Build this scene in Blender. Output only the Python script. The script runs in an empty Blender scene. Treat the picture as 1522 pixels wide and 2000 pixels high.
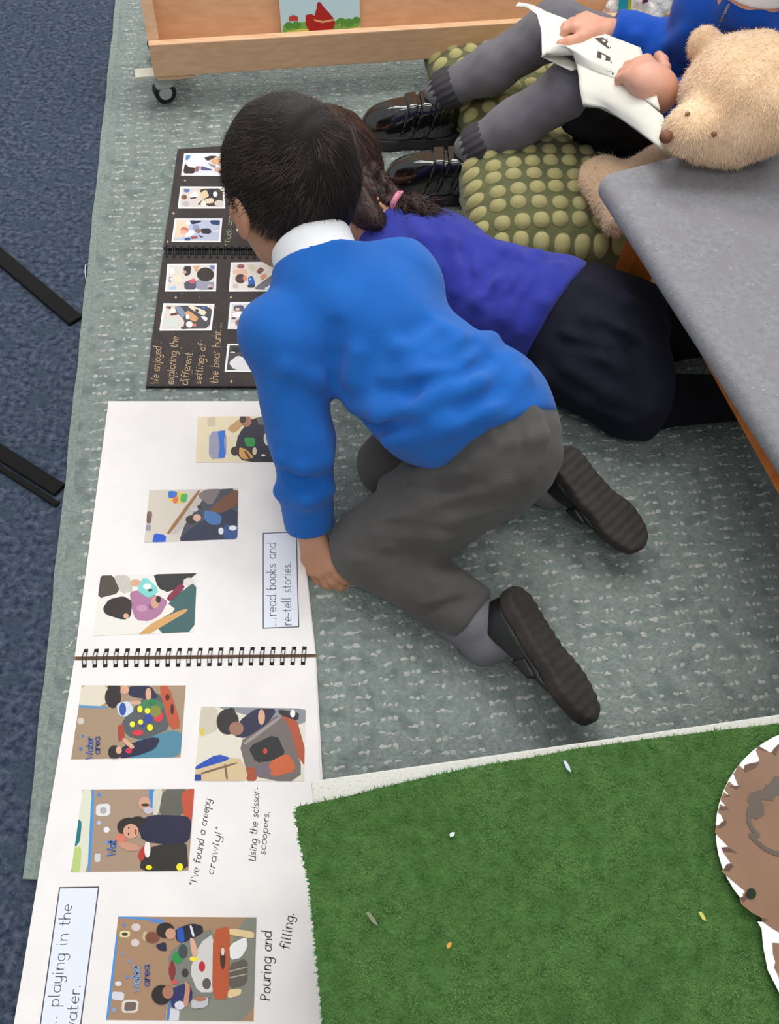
import bpy, bmesh, math, random
import numpy as np
from mathutils import Vector, Matrix, Euler
random.seed(7); rng = np.random.default_rng(7)
S = bpy.context.scene; COL = S.collection
# ------------------------------------------------------------------ camera, world, lights, exposure
CH = 1.0; CF = 1600.0                                   # camera height (m), focal length in px of a 1522 px frame
PITCH = math.radians(59); ROLL = math.radians(-6.5)
fw = np.array([0, math.cos(PITCH), -math.sin(PITCH)])
r0 = np.array([1., 0, 0]); d0 = np.array([0, -math.sin(PITCH), -math.cos(PITCH)])
rt = r0*math.cos(ROLL) + d0*math.sin(ROLL); dn = -r0*math.sin(ROLL) + d0*math.cos(ROLL)
CAMP = np.array([0, 0, CH])
cd = bpy.data.cameras.new('camera'); cam = bpy.data.objects.new('camera', cd); COL.objects.link(cam)
cd.sensor_fit = 'HORIZONTAL'; cd.sensor_width = 36; cd.lens = 36*CF/1522; cd.clip_start = .01
M = Matrix(((rt[0], -dn[0], -fw[0], 0), (rt[1], -dn[1], -fw[1], 0), (rt[2], -dn[2], -fw[2], CH), (0, 0, 0, 1)))
cam.matrix_world = M; S.camera = cam
w = bpy.data.worlds.new('room_light'); S.world = w; w.use_nodes = True
bg = w.node_tree.nodes['Background']; bg.inputs[0].default_value = (.93, .97, 1, 1); bg.inputs[1].default_value = .60
def area(name, loc, target, sx, sy, power, col=(1, 1, 1)):
    l = bpy.data.lights.new(name, 'AREA'); l.shape = 'RECTANGLE'; l.size = sx; l.size_y = sy; l.energy = power; l.color = col
    o = bpy.data.objects.new(name, l); COL.objects.link(o); o.location = loc
    o.rotation_euler = (Vector(target)-Vector(loc)).to_track_quat('-Z', 'Y').to_euler(); return o
area('ceiling_or_fill_light', (-.7, 1.3, 2.6), (-.7, 1.3, 0), 1.2, .6, 20, (1, .98, .95))
area('ceiling_or_fill_light', (1.1, 1.5, 2.6), (1.1, 1.5, 0), 1.2, .6, 20, (1, .98, .95))
area('ceiling_or_fill_light', (-.2, 2.3, 2.6), (-.2, 2.2, 0), 1.2, .6, 32, (1, .98, .95))
area('ceiling_or_fill_light', (.1, -.7, 2.6), (.1, -.5, 0), 1.2, .6, 16, (1, .98, .95))  # added front fill behind the camera, lifts faces turned this way; not a known lamp
area('daylight', (-.6, 4.6, 1.7), (-.1, .9, .0), 2.4, 1.2, 85, (.93, .97, 1))
S.view_settings.view_transform = 'Standard'; S.view_settings.look = 'None'
S.view_settings.exposure = -.10; S.view_settings.gamma = 1; S.view_settings.use_curve_mapping = False

# ------------------------------------------------------------------ small helpers
def ray(px, py): return fw + rt*(px-761)/CF + dn*(py-1000)/CF
def P(px, py, z=0.):
    v = ray(px, py); return CAMP + v*(CH-z)/-v[2]
def PL(px, py, o, n):
    v = ray(px, py); n = np.array(n); return CAMP + v*(((np.array(o)-CAMP)@n)/(v@n))
def nrm(v): v = np.array(v, float); return v/np.linalg.norm(v)
def lin(c): return tuple(((x/255)/12.92 if x/255 <= .04045 else ((x/255+.055)/1.055)**2.4) for x in c)+(1,)
MATS = {}
def mat(name, rgb, rough=.7, bump=0, scale=200, rgb2=None, vscale=30, metal=0, sheen=0, spec=.5, stretch=None, coat=0, trans=0, dist=.002, contrast=(.35, .65), rgb3=None, v3=8):
    if name in MATS: return MATS[name]
    m = bpy.data.materials.new(name); m.use_nodes = True; nt = m.node_tree; b = nt.nodes['Principled BSDF']
    b.inputs['Base Color'].default_value = lin(rgb); b.inputs['Roughness'].default_value = rough
    b.inputs['Metallic'].default_value = metal; b.inputs['Specular IOR Level'].default_value = spec
    if sheen: b.inputs['Sheen Weight'].default_value = sheen; b.inputs['Sheen Roughness'].default_value = .6
    if coat: b.inputs['Coat Weight'].default_value = coat; b.inputs['Coat Roughness'].default_value = .05
    if trans: b.inputs['Transmission Weight'].default_value = trans
    tc = nt.nodes.new('ShaderNodeTexCoord'); src = tc.outputs['Object']
    if stretch:
        mp = nt.nodes.new('ShaderNodeMapping'); mp.inputs['Scale'].default_value = stretch[:3]
        if len(stretch) > 3: mp.inputs['Rotation'].default_value = (0, 0, stretch[3])
        nt.links.new(src, mp.inputs[0]); src = mp.outputs[0]
    def noise(sc, det=3):
        n = nt.nodes.new('ShaderNodeTexNoise'); n.inputs['Scale'].default_value = sc; n.inputs['Detail'].default_value = det
        nt.links.new(src, n.inputs['Vector']); return n
    if rgb2:
        n = noise(vscale, 4); r = nt.nodes.new('ShaderNodeValToRGB')
        r.color_ramp.elements[0].position = contrast[0]; r.color_ramp.elements[1].position = contrast[1]
        r.color_ramp.elements[0].color = lin(rgb); r.color_ramp.elements[1].color = lin(rgb2)
        nt.links.new(n.outputs[0], r.inputs[0]); out = r.outputs[0]
        if rgb3:
            n3 = noise(v3, 2); r3 = nt.nodes.new('ShaderNodeValToRGB')
            r3.color_ramp.elements[0].position = .5; r3.color_ramp.elements[1].position = .68
            mx = nt.nodes.new('ShaderNodeMix'); mx.data_type = 'RGBA'
            nt.links.new(n3.outputs[0], r3.inputs[0]); nt.links.new(r3.outputs[0], mx.inputs['Factor'])
            nt.links.new(out, mx.inputs['A']); mx.inputs['B'].default_value = lin(rgb3); out = mx.outputs['Result']
        nt.links.new(out, b.inputs['Base Color'])
    if bump:
        n = noise(scale, 2); bp = nt.nodes.new('ShaderNodeBump'); bp.inputs['Strength'].default_value = bump; bp.inputs['Distance'].default_value = dist
        nt.links.new(n.outputs[0], bp.inputs['Height']); nt.links.new(bp.outputs[0], b.inputs['Normal'])
    MATS[name] = m; return m
def wood(name, a, b_, sc=(3, 60, 60), rz=0):
    return mat(name, a, .45, .05, 60, b_, 2.2, stretch=sc+(rz,), spec=.4)
def tag(o, label=None, cat=None, group=None, kind=None):
    if label: o['label'] = label
    if cat: o['category'] = cat
    if group: o['group'] = group
    if kind: o['kind'] = kind
    return o
def thing(name, label, cat, loc=(0, 0, 0), group=None):
    o = bpy.data.objects.new(name, None); COL.objects.link(o); o.location = [float(x) for x in loc]; o.empty_display_size = .05
    return tag(o, label, cat, group)
def worldloc(o):
    l = np.array(o.location)
    while o.parent: o = o.parent; l = l+np.array(o.location)
    return l
def obj(name, V, F, mats, parent=None, mi=None, smooth=True, label=None):
    """one mesh object from world-space vertices and faces; its origin is its parent's base, or its own low centre"""
    V = np.asarray(V, float)
    off = worldloc(parent) if parent else np.array([V[:, 0].mean(), V[:, 1].mean(), V[:, 2].min()])
    me = bpy.data.meshes.new(name)
    if isinstance(F, np.ndarray) and F.ndim == 2:
        n, k = F.shape
        me.vertices.add(len(V)); me.vertices.foreach_set('co', (V-off).astype(np.float32).ravel())
        me.loops.add(n*k); me.loops.foreach_set('vertex_index', F.astype(np.int32).ravel())
        me.polygons.add(n); me.polygons.foreach_set('loop_start', np.arange(0, n*k, k, dtype=np.int32))
        me.update(calc_edges=True)
    else:
        me.from_pydata((V-off).tolist(), [], [list(map(int, f)) for f in F])
    if not isinstance(mats, (list, tuple)): mats = [mats]
    for m in mats: me.materials.append(m)
    if mi is not None: me.polygons.foreach_set('material_index', np.asarray(mi, np.int32))
    me.polygons.foreach_set('use_smooth', np.full(len(me.polygons), smooth)); me.validate(); me.update()
    o = bpy.data.objects.new(name, me); COL.objects.link(o)
    if parent: o.parent = parent
    else: o.location = off
    if label: o['label'] = label
    return o
class MB:
    """collects geometry, linked as one mesh"""
    def __init__(s): s.V = []; s.F = []; s.M = []
    def add(s, V, F, m=0):
        b = len(s.V); s.V += [tuple(map(float, v)) for v in V]; s.F += [[b+i for i in f] for f in F]; s.M += [m]*len(F); return s
    def poly(s, V, m=0): return s.add(V, [range(len(V))], m)
    def hexa(s, B, T, m=0):                              # bottom and top loops
        n = len(B); F = [list(range(n))[::-1], list(range(n, 2*n))]+[[i, (i+1) % n, n+(i+1) % n, n+i] for i in range(n)]
        return s.add(list(B)+list(T), F, m)
    def box(s, o, ex, ey, ez, m=0, bev=0):
        o, ex, ey, ez = map(lambda a: np.array(a, float), (o, ex, ey, ez))
        bm = bmesh.new(); vs = [bm.verts.new(o+ex*i+ey*j+ez*k) for k in (0, 1) for j in (0, 1) for i in (0, 1)]
        for f in ((0, 2, 3, 1), (4, 5, 7, 6), (0, 1, 5, 4), (2, 6, 7, 3), (0, 4, 6, 2), (1, 3, 7, 5)): bm.faces.new([vs[i] for i in f])
        bmesh.ops.recalc_face_normals(bm, faces=bm.faces)
        if bev: bmesh.ops.bevel(bm, geom=bm.edges[:], offset=bev, segments=2, affect='EDGES', profile=.6)
        bm.verts.index_update(); r = s.add([v.co[:] for v in bm.verts], [[v.index for v in f.verts] for f in bm.faces], m); bm.free(); return r
    def tube(s, pts, r, m=0, n=8, caps=True):
        pts = [np.array(p, float) for p in pts]; rs = r if hasattr(r, '__len__') else [r]*len(pts); V = []; F = []
        up = None
        for i, p in enumerate(pts):
            t = nrm(pts[min(i+1, len(pts)-1)]-pts[max(i-1, 0)])
            if up is None: up = np.array([0, 0, 1.]) if abs(t[2]) < .9 else np.array([1., 0, 0])
            a = nrm(np.cross(t, up)); b = np.cross(a, t); up = b
            V += [p+rs[i]*(a*math.cos(q)+b*math.sin(q)) for q in np.linspace(0, 2*math.pi, n, endpoint=False)]
        for i in range(len(pts)-1):
            F += [[i*n+j, i*n+(j+1) % n, (i+1)*n+(j+1) % n, (i+1)*n+j] for j in range(n)]
        if caps: F += [list(range(n))[::-1], [(len(pts)-1)*n+j for j in range(n)]]
        return s.add(V, F, m)
    def disc(s, c, r, ax, ay, m=0, n=20):
        return s.poly([np.array(c)+np.array(ax)*r*math.cos(q)+np.array(ay)*r*math.sin(q) for q in np.linspace(0, 2*math.pi, n, endpoint=False)], m)
    def build(s, name, mats, parent=None, smooth=False, label=None):
        return obj(name, s.V, s.F, mats, parent, s.M, smooth, label)

# ------------------------------------------------------------------ signed-distance modelling: round limbs blended into one skin
def cap(a, b, ra, rb=None, flat=None):
    a = np.array(a, np.float32); b = np.array(b, np.float32); rb = ra if rb is None else rb
    def f(p):
        q = p
        aa, bb = a, b
        if flat is not None:                            # squash along a direction: (unit vector, factor)
            n = np.array(flat[0], np.float32); k = flat[1]
            q = p+np.outer((p-aa)@n*(k-1), n); bb = b+((b-a)@n)*(k-1)*n
        ab = bb-aa; t = np.clip(((q-aa)@ab)/max(ab@ab, 1e-9), 0, 1)
        return np.linalg.norm(q-aa-t[:, None]*ab, axis=1)-(ra+(rb-ra)*t)
    R = max(ra, rb); f.bb = (np.minimum(a, b)-R, np.maximum(a, b)+R); return f
def ell(c, rad, fr=None):
    c = np.array(c, np.float32); rad = np.array(rad, np.float32); fr = np.eye(3, dtype=np.float32) if fr is None else np.array(fr, np.float32)
    def f(p):
        q = (p-c)@fr.T; k0 = np.linalg.norm(q/rad, axis=1); k1 = np.linalg.norm(q/(rad*rad), axis=1)
        return k0*(k0-1)/np.maximum(k1, 1e-6)
    e = np.abs(fr).T@rad; f.bb = (c-e, c+e); return f
def smin(a, b, k):
    if k <= 0: return np.minimum(a, b)
    h = np.maximum(k-np.abs(a-b), 0)/k; return np.minimum(a, b)-h*h*k*.25
def union(prims, k=.02):
    prims = [q if isinstance(q, tuple) else (q, k) for q in prims]
    def f(p):
        d = None
        for g, kk in prims: e = g(p); d = e if d is None else smin(d, e, kk)
        return d
    f.bb = (np.min([g.bb[0] for g, _ in prims], 0), np.max([g.bb[1] for g, _ in prims], 0)); return f
def carve(f0, g, k=.005):
    def f(p): return -smin(-f0(p), g(p), k)
    f.bb = f0.bb; return f
def cut(f0, o, n, k=.004):                               # keeps the side n points away from
    o = np.array(o, np.float32); n = nrm(n).astype(np.float32)
    def f(p): return -smin(-f0(p), -((p-o)@n), k)
    f.bb = f0.bb; return f
def wob(f0, amp, freq, seed=0):
    r = np.random.default_rng(seed); W = [(r.normal(size=3)*freq, r.uniform(0, 6.3)) for _ in range(6)]
    def f(p):
        n = 0
        for v, ph in W: n = n+np.sin(p@v.astype(np.float32)+ph)
        return f0(p)+amp*n/2.5
    f.bb = f0.bb; return f
def hit(f, px, py, t0=.4):
    v = nrm(ray(px, py)); t = t0
    for _ in range(90):
        d = float(f((CAMP+v*t)[None].astype(np.float32))[0])
        if d < .0005: break
        t += d*.8
        if t > 3: break
    return CAMP+v*t
def folds(f, lists, r=.006, k=.012, sink=.002, groove=False):
    """ridges (or creases) of cloth laid along the skin through the points seen at these pixels"""
    out = []
    for L in lists:
        rr = L[-1] if not isinstance(L[-1], tuple) else r; pts = [hit(f, *q[:2]) for q in L if isinstance(q, tuple)]
        v = nrm(pts[0]-CAMP)
        for a, b in zip(pts[:-1], pts[1:]):
            if np.linalg.norm(a-b) < .15: out.append((cap(a+v*sink, b+v*sink, rr), k))
    if not out: return f
    if groove:
        g = f
        for c, kk in out: g = carve(g, c, kk)
        return g
    return union([(f, 0)]+out)
def nets(f, h=.004, name=None, pad=.012):
    lo = np.array(f.bb[0])-pad; hi = np.array(f.bb[1])+pad; C = 4
    nc = np.ceil((hi-lo)/(h*C)).astype(int)+1
    ax = [lo[i]+np.arange(nc[i])*h*C+h*C/2-h/2 for i in range(3)]
    g = np.stack(np.meshgrid(*ax, indexing='ij'), -1).reshape(-1, 3).astype(np.float32)
    dc = f(g).reshape(nc)
    D = np.repeat(np.repeat(np.repeat(dc, C, 0), C, 1), C, 2)
    act = np.abs(D) < h*C*1.6
    I = np.argwhere(act); pts = (lo+I*h).astype(np.float32)
    out = np.empty(len(pts), np.float32)
    for s in range(0, len(pts), 400000): out[s:s+400000] = f(pts[s:s+400000])
    D[act] = out
    D[0] = D[-1] = 1; D[:, 0] = D[:, -1] = 1; D[:, :, 0] = D[:, :, -1] = 1
    ins = D < 0; n = np.array(D.shape)
    mixed = np.zeros(n-1, bool); first = ins[:-1, :-1, :-1]
    sl = lambda o: tuple(slice(o[i], n[i]-1+o[i]) for i in range(3))
    for o in ((0, 0, 1), (0, 1, 0), (0, 1, 1), (1, 0, 0), (1, 0, 1), (1, 1, 0), (1, 1, 1)): mixed |= ins[sl(o)] != first
    ci = np.argwhere(mixed); idx = -np.ones(n-1, np.int64); idx[mixed] = np.arange(len(ci))
    acc = np.zeros((len(ci), 3)); cnt = np.zeros(len(ci))
    for a in range(3):
        b, c = [q for q in range(3) if q != a]
        for ob in (0, 1):
            for oc in (0, 1):
                o0 = np.zeros(3, int); o0[b] = ob; o0[c] = oc; o1 = o0.copy(); o1[a] = 1
                d0_ = D[tuple((ci+o0).T)]; d1_ = D[tuple((ci+o1).T)]; m = (d0_ < 0) != (d1_ < 0)
                t = d0_/np.where(m, d0_-d1_, 1); p = np.tile(o0.astype(float), (len(ci), 1)); p[:, a] += t
                acc[m] += p[m]; cnt[m] += 1
    V = lo+(ci+acc/cnt[:, None])*h
    Fs = []
    for a in range(3):
        b, c = (a+1) % 3, (a+2) % 3
        s0 = [slice(1, -1)]*3; s0[a] = slice(0, -1); s1 = list(s0); s1[a] = slice(1, None)
        ch = ins[tuple(s0)] != ins[tuple(s1)]; E = np.argwhere(ch)
        sh = np.ones(3, int); sh[a] = 0; E = E+sh; pos = ins[tuple(E.T)]
        eb = np.zeros(3, int); eb[b] = 1; ec = np.zeros(3, int); ec[c] = 1
        q = np.stack([idx[tuple((E-eb-ec).T)], idx[tuple((E-ec).T)], idx[tuple(E.T)], idx[tuple((E-eb).T)]], 1)
        q[~pos] = q[~pos][:, ::-1]; Fs.append(q)
    F = np.concatenate(Fs); F = F[(F >= 0).all(1)]
    # one light smoothing pass
    for _ in range(2):
        s = np.zeros_like(V); k = np.zeros(len(V))
        for i in range(4):
            np.add.at(s, F[:, i], V[F[:, (i+1) % 4]]+V[F[:, (i+3) % 4]]); np.add.at(k, F[:, i], 2)
        V = .5*V+.5*s/np.maximum(k, 1)[:, None]
    return V, F
def sdf(name, f, m, parent=None, h=.004, label=None):
    V, F = nets(f, h); return obj(name, V, F, m, parent, label=label)
def normals(V, F):
    n = np.cross(V[F[:, 2]]-V[F[:, 0]], V[F[:, 3]]-V[F[:, 1]]); N = np.zeros_like(V)
    for i in range(4): np.add.at(N, F[:, i], n)
    return N/np.maximum(np.linalg.norm(N, axis=1), 1e-12)[:, None]
def strips(roots, dirs, nors, length, width, segs=3, droop=0, lift=.3, jit=.3):
    """thin tapering blades: hair, fur and pile, as one vertex/face array"""
    n = len(roots); dirs = dirs+rng.normal(size=dirs.shape)*jit; dirs -= nors*(dirs*nors).sum(1, keepdims=True)*.7
    dirs /= np.linalg.norm(dirs, axis=1, keepdims=True)
    side = np.cross(dirs, nors); side /= np.maximum(np.linalg.norm(side, axis=1, keepdims=True), 1e-9)
    L = (length*rng.uniform(.7, 1.2, n))[:, None]; V = []
    for i in range(segs+1):
        t = i/segs; c = roots+dirs*L*t+nors*L*(lift*t*(1-droop*t)); ww = width*(1-t*.85)
        V += [c-side*ww/2, c+side*ww/2]
    V = np.stack(V, 1).reshape(-1, 3); base = np.arange(n)[:, None]*(2*segs+2)
    F = np.concatenate([base+np.array([2*i, 2*i+1, 2*i+3, 2*i+2]) for i in range(segs)])
    return V, F
def joinmesh(a, b): return np.concatenate([a[0], b[0]]), np.concatenate([a[1], b[1]+len(a[0])])

# ------------------------------------------------------------------ a one-line handwriting / infant-print alphabet
def arc(cx, cy, rx, ry, a0, a1, n=9):
    return [(cx+rx*math.cos(math.radians(a)), cy+ry*math.sin(math.radians(a))) for a in np.linspace(a0, a1, n)]
o_ = lambda cx=.4, r=.4: arc(cx, .5, r, .5, 0, 360, 15)
def GL():
    g = {}
    bowl = arc(.4, .5, .4, .5, 60, 330, 12)
    g['a'] = (.85, [bowl, [(.8, 1), (.8, .1), (.9, 0)]]); g['b'] = (.85, [[(.05, 1.7), (.05, 0)], arc(.42, .5, .4, .5, 155, -155, 13)])
    g['c'] = (.75, [arc(.42, .5, .4, .5, 50, 310, 12)]); g['d'] = (.85, [bowl, [(.8, 1.7), (.8, .1), (.9, 0)]])
    g['e'] = (.8, [[(.05, .5), (.75, .5)]+arc(.4, .5, .37, .5, 0, 310, 13)]); g['f'] = (.6, [arc(.45, 1.4, .22, .3, 40, 180, 6)+[(.23, 0)], [(0, 1), (.55, 1)]])
    g['g'] = (.85, [bowl, [(.8, 1), (.8, -.3)]+arc(.45, -.35, .35, .35, 0, -150, 8)]); g['h'] = (.85, [[(.05, 1.7), (.05, 0)], [(.05, .6)]+arc(.42, .62, .36, .38, 160, 0, 8)+[(.78, 0)]])
    g['i'] = (.35, [[(.12, 1), (.12, .1), (.22, 0)], [(.12, 1.42), (.12, 1.5)]]); g['j'] = (.4, [[(.3, 1), (.3, -.3)]+arc(.08, -.35, .22, .3, 0, -130, 6), [(.3, 1.42), (.3, 1.5)]])
    g['k'] = (.75, [[(.05, 1.7), (.05, 0)], [(.6, 1), (.05, .45), (.65, 0)]]); g['l'] = (.35, [[(.1, 1.7), (.1, .15), (.25, 0)]])
    g['m'] = (1.2, [[(.05, 1), (.05, 0)], [(.05, .65)]+arc(.3, .65, .25, .35, 170, 0, 7)+[(.55, 0)], [(.55, .65)]+arc(.82, .65, .26, .35, 170, 0, 7)+[(1.08, 0)]])
    g['n'] = (.85, [[(.05, 1), (.05, 0)], [(.05, .6)]+arc(.42, .62, .36, .38, 160, 0, 8)+[(.78, 0)]]); g['o'] = (.82, [o_()])
    g['p'] = (.85, [[(.05, 1), (.05, -.7)], arc(.42, .5, .4, .5, 155, -155, 13)]); g['r'] = (.55, [[(.05, 1), (.05, 0)], [(.05, .6)]+arc(.38, .62, .33, .38, 170, 60, 6)])
    g['s'] = (.65, [arc(.32, .76, .25, .24, 50, 270, 8)+arc(.32, .26, .27, .26, 90, -150, 8)[1:]]); g['t'] = (.55, [[(.2, 1.5), (.2, .2)]+arc(.4, .2, .2, .2, 180, 300, 5), [(0, 1), (.45, 1)]])
    g['u'] = (.85, [[(.05, 1), (.05, .4)]+arc(.4, .38, .35, .38, 180, 340, 7), [(.78, 1), (.78, .1), (.88, 0)]]); g['v'] = (.75, [[(0, 1), (.36, 0), (.72, 1)]])
    g['w'] = (1.05, [[(0, 1), (.25, 0), (.5, .9), (.75, 0), (1, 1)]]); g['x'] = (.75, [[(0, 1), (.65, 0)], [(.65, 1), (0, 0)]])
    g['y'] = (.8, [[(.05, 1), (.05, .4)]+arc(.4, .38, .35, .38, 180, 340, 7), [(.76, 1), (.76, -.3)]+arc(.42, -.35, .34, .33, 0, -150, 7)])
    g['W'] = (1.4, [[(0, 1.6), (.35, 0), (.65, 1.3), (.95, 0), (1.3, 1.6)]]); g['S'] = (.8, [arc(.38, 1.2, .32, .38, 50, 270, 8)+arc(.38, .42, .34, .42, 90, -150, 8)[1:]])
    g['P'] = (.85, [[(.05, 1.6), (.05, 0)], [(.05, 1.6)]+arc(.35, 1.2, .4, .4, 90, -90, 8)+[(.05, .8)]]); g['U'] = (1., [[(.05, 1.5), (.05, .4)]+arc(.45, .42, .4, .42, 180, 350, 8), [(.85, 1.5), (.85, .1), (.95, 0)]])
    g['I'] = (.4, [[(.15, 1.6), (.15, 0)]]); g['T'] = (.9, [[(0, 1.6), (.85, 1.6)], [(.42, 1.6), (.42, 0)]])
    g['.'] = (.35, [[(.1, 0), (.1, .1)]]); g['-'] = (.6, [[(.05, .5), (.5, .5)]]); g["'"] = (.25, [[(.1, 1.6), (.08, 1.3)]]); g['!'] = (.35, [[(.15, 1.6), (.13, .45)], [(.13, 0), (.13, .1)]])
    g['"'] = (.5, [[(.1, 1.6), (.08, 1.3)], [(.3, 1.6), (.28, 1.3)]]); g[' '] = (.6, []); return g
GLY = GL()
def write(mb, text, p0, p1, up, m=0, thick=.12, gap=.16, jit=0, slant=0):
    """lettering on a flat page: p0..p1 are the ends of the base line, up is one x-height (world vectors)"""
    p0, p1, up = map(lambda a: np.array(a, float), (p0, p1, up)); total = sum(GLY[c][0]+gap for c in text)
    u = (p1-p0)/total; x = 0; hh = np.linalg.norm(up); nz = nrm(np.cross(u, up))
    if nz[2] < 0: nz = -nz
    for c in text:
        wd, st = GLY[c]; jy = random.uniform(-jit, jit); js = 1+random.uniform(-jit, jit)
        for s in st:
            q = [p0+u*(x+(a+slant*b)*js)+up*(b*js+jy) for a, b in s]; L = []; R = []
            for i in range(len(q)):
                t = nrm(q[min(i+1, len(q)-1)]-q[max(i-1, 0)]); sd = np.cross(nz, t)*thick*hh/2
                e = -t*thick*hh/2 if i == 0 else (t*thick*hh/2 if i == len(q)-1 else 0)
                L.append(q[i]+sd+e); R.append(q[i]-sd+e)
            b = len(mb.V); n = len(q); mb.V += [tuple(v) for v in L+R]
            mb.F += [[b+n+i, b+n+i+1, b+i+1, b+i] for i in range(n-1)]; mb.M += [m]*(n-1)
        x += wd+gap
# ------------------------------------------------------------------ the setting: blue carpet
carpet_blue = mat('blue_carpet', (45, 53, 71), .95, 1, 150, (86, 95, 110), 110, dist=.006, contrast=(.36, .70), rgb3=(60, 72, 86), v3=30, spec=.1)
fl = obj('floor', [(-3, -1.5, 0), (3, -1.5, 0), (3, 4, 0), (-3, 4, 0)], [(0, 1, 2, 3)], carpet_blue); fl['kind'] = 'structure'
RZ = .006                                                # top of the rug
# ------------------------------------------------------------------ grey-green rug with rows of pale woven flecks
rug_base = mat('rug_weave', (120, 131, 127), .95, .8, 260, (141, 150, 146), 150, dist=.004, contrast=(.3, .7), spec=.15, rgb3=(112, 123, 120), v3=40)
rug_fleck = mat('rug_fleck', (158, 165, 159), .95, .5, 400, (190, 188, 181), 120, spec=.15)
rug_green = mat('rug_selvedge', (120, 132, 126), .95, .8, 300, (140, 150, 143), 160, dist=.003, spec=.15)
bl, tl = P(48, 1718), P(234, -60); tl = bl+(tl-bl)*1.15; br = P(1800, 1775); br = br+(br-bl)*.3; tr = tl+nrm(np.array([.95, .3, 0]))*2.1
ed = nrm(tl-bl); pe = np.array([ed[1], -ed[0], 0]); ca, sa = math.cos(math.radians(2.5)), math.sin(math.radians(2.5))
row = np.array([pe[0]*ca-pe[1]*sa, pe[0]*sa+pe[1]*ca, 0])
rb = MB(); Lq = [bl+(tl-bl)*t+pe*(.0008*math.sin(t*61)+.0006*math.sin(t*137)) for t in np.linspace(0, 1, 60)]
ring = [br]+[tr]+Lq[::-1]
rb.hexa([p*np.array([1, 1, 0])+np.array([0, 0, .0006]) for p in ring], [p*np.array([1, 1, 0])+np.array([0, 0, RZ]) for p in ring], 0)
inner = [p+pe*.012 for p in Lq]
for a, b, c, d in zip(Lq[:-1], inner[:-1], inner[1:], Lq[1:]): rb.poly([q*np.array([1, 1, 0])+np.array([0, 0, RZ+.0003]) for q in (a, b, c, d)], 2)
bd = br-bl; CW, RH = .0345, .0172
for j in range(-30, 150):
    for i in range(0, 62):
        c0 = bl+row*(i*CW+.040+.004*math.sin(j*.9))+ed*(j*RH)+ed*.004*math.sin(i*1.7)
        if ((c0-bl)[1]*bd[0]-(c0-bl)[0]*bd[1]) < .01*abs(bd[0]) or (c0-tl)@nrm(np.array([-.3, .95, 0])) > -.01: continue
        if c0[0] > 1.0 or c0[1] > 2.0 or (c0-bl)@pe < .024: continue
        nb = random.choice((2, 3, 3)); x0 = -.0115
        for k in range(nb):
            if random.random() < .12: continue
            ln = .023/nb*random.uniform(.7, 1.25); wd = random.uniform(.0016, .0037); cx = x0+(k+.5)*.023/nb; a = random.gauss(0, .25)
            u = row*math.cos(a)+ed*math.sin(a); v = ed*math.cos(a)-row*math.sin(a); cc = c0+row*cx+ed*random.gauss(0, .0011)
            rr = [random.uniform(.5, 1.35) for _ in range(9)]
            rim = [cc+u*ln/2*math.cos(q)*rr[h]+v*wd*math.sin(q)*rr[h]+np.array([0, 0, RZ+.0002]) for h, q in enumerate(np.linspace(0, 6.283, 9, endpoint=False))]
            b = rim+[cc+np.array([0, 0, RZ+.0014])]
            rb.add(b, [[h, (h+1) % 9, 9] for h in range(9)], 1)
rug = rb.build('rug', [rug_base, rug_fleck, rug_green])
tag(rug, 'grey-green woven rug with rows of pale flecks, under the children and books', 'rug')
# two black bars on the blue carpet, ending at the rug
black_metal = mat('black_metal', (13, 13, 14), .8, spec=.2)
def bar(p, q, wd, h, label, extra=None):
    t = thing('metal_bar', label, 'bar', (P(*p)+P(*q))/2, 'black bars on the blue carpet')
    def one(p, q, wd, h, nm):
        a, b = P(*p), P(*q); a = a-(b-a)*.9; sd = nrm(np.cross([0, 0, 1], b-a))
        m = MB(); m.box(a-sd*wd/2, b-a, sd*wd, np.array([0, 0, h]), bev=.002); m.build(nm, black_metal, t, False)
    one(p, q, wd, h, 'rail')
    if extra: one(*extra, 'lower_rail')
bar((0, 503), (150, 630), .026, .007, 'single black metal bar on blue carpet, level with the black scrapbook')
bar((0, 885), (119, 960), .022, .007, 'doubled black metal bar on blue carpet, level with the white scrapbook', ((0, 915), (114, 988), .009, .005))
# loose threads
thread = mat('white_thread', (215, 215, 205), .8)
def bit(pts, z, r, label, name='thread', m=thread, cat='thread'):
    mb = MB(); mb.tube([P(x, y, z+r*.9) for x, y in pts], r, n=5); tag(mb.build(name, m, smooth=True), label, cat)
bit([(176, 516), (167, 517), (166, 530), (168, 548)], .0065, .0007, 'loose white thread caught on the rug edge near the upper black bar')
bit([(142, 1252), (136, 1262), (128, 1266)], RZ, .0008, 'small curl of white thread on the rug beside the white scrapbook')

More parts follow.
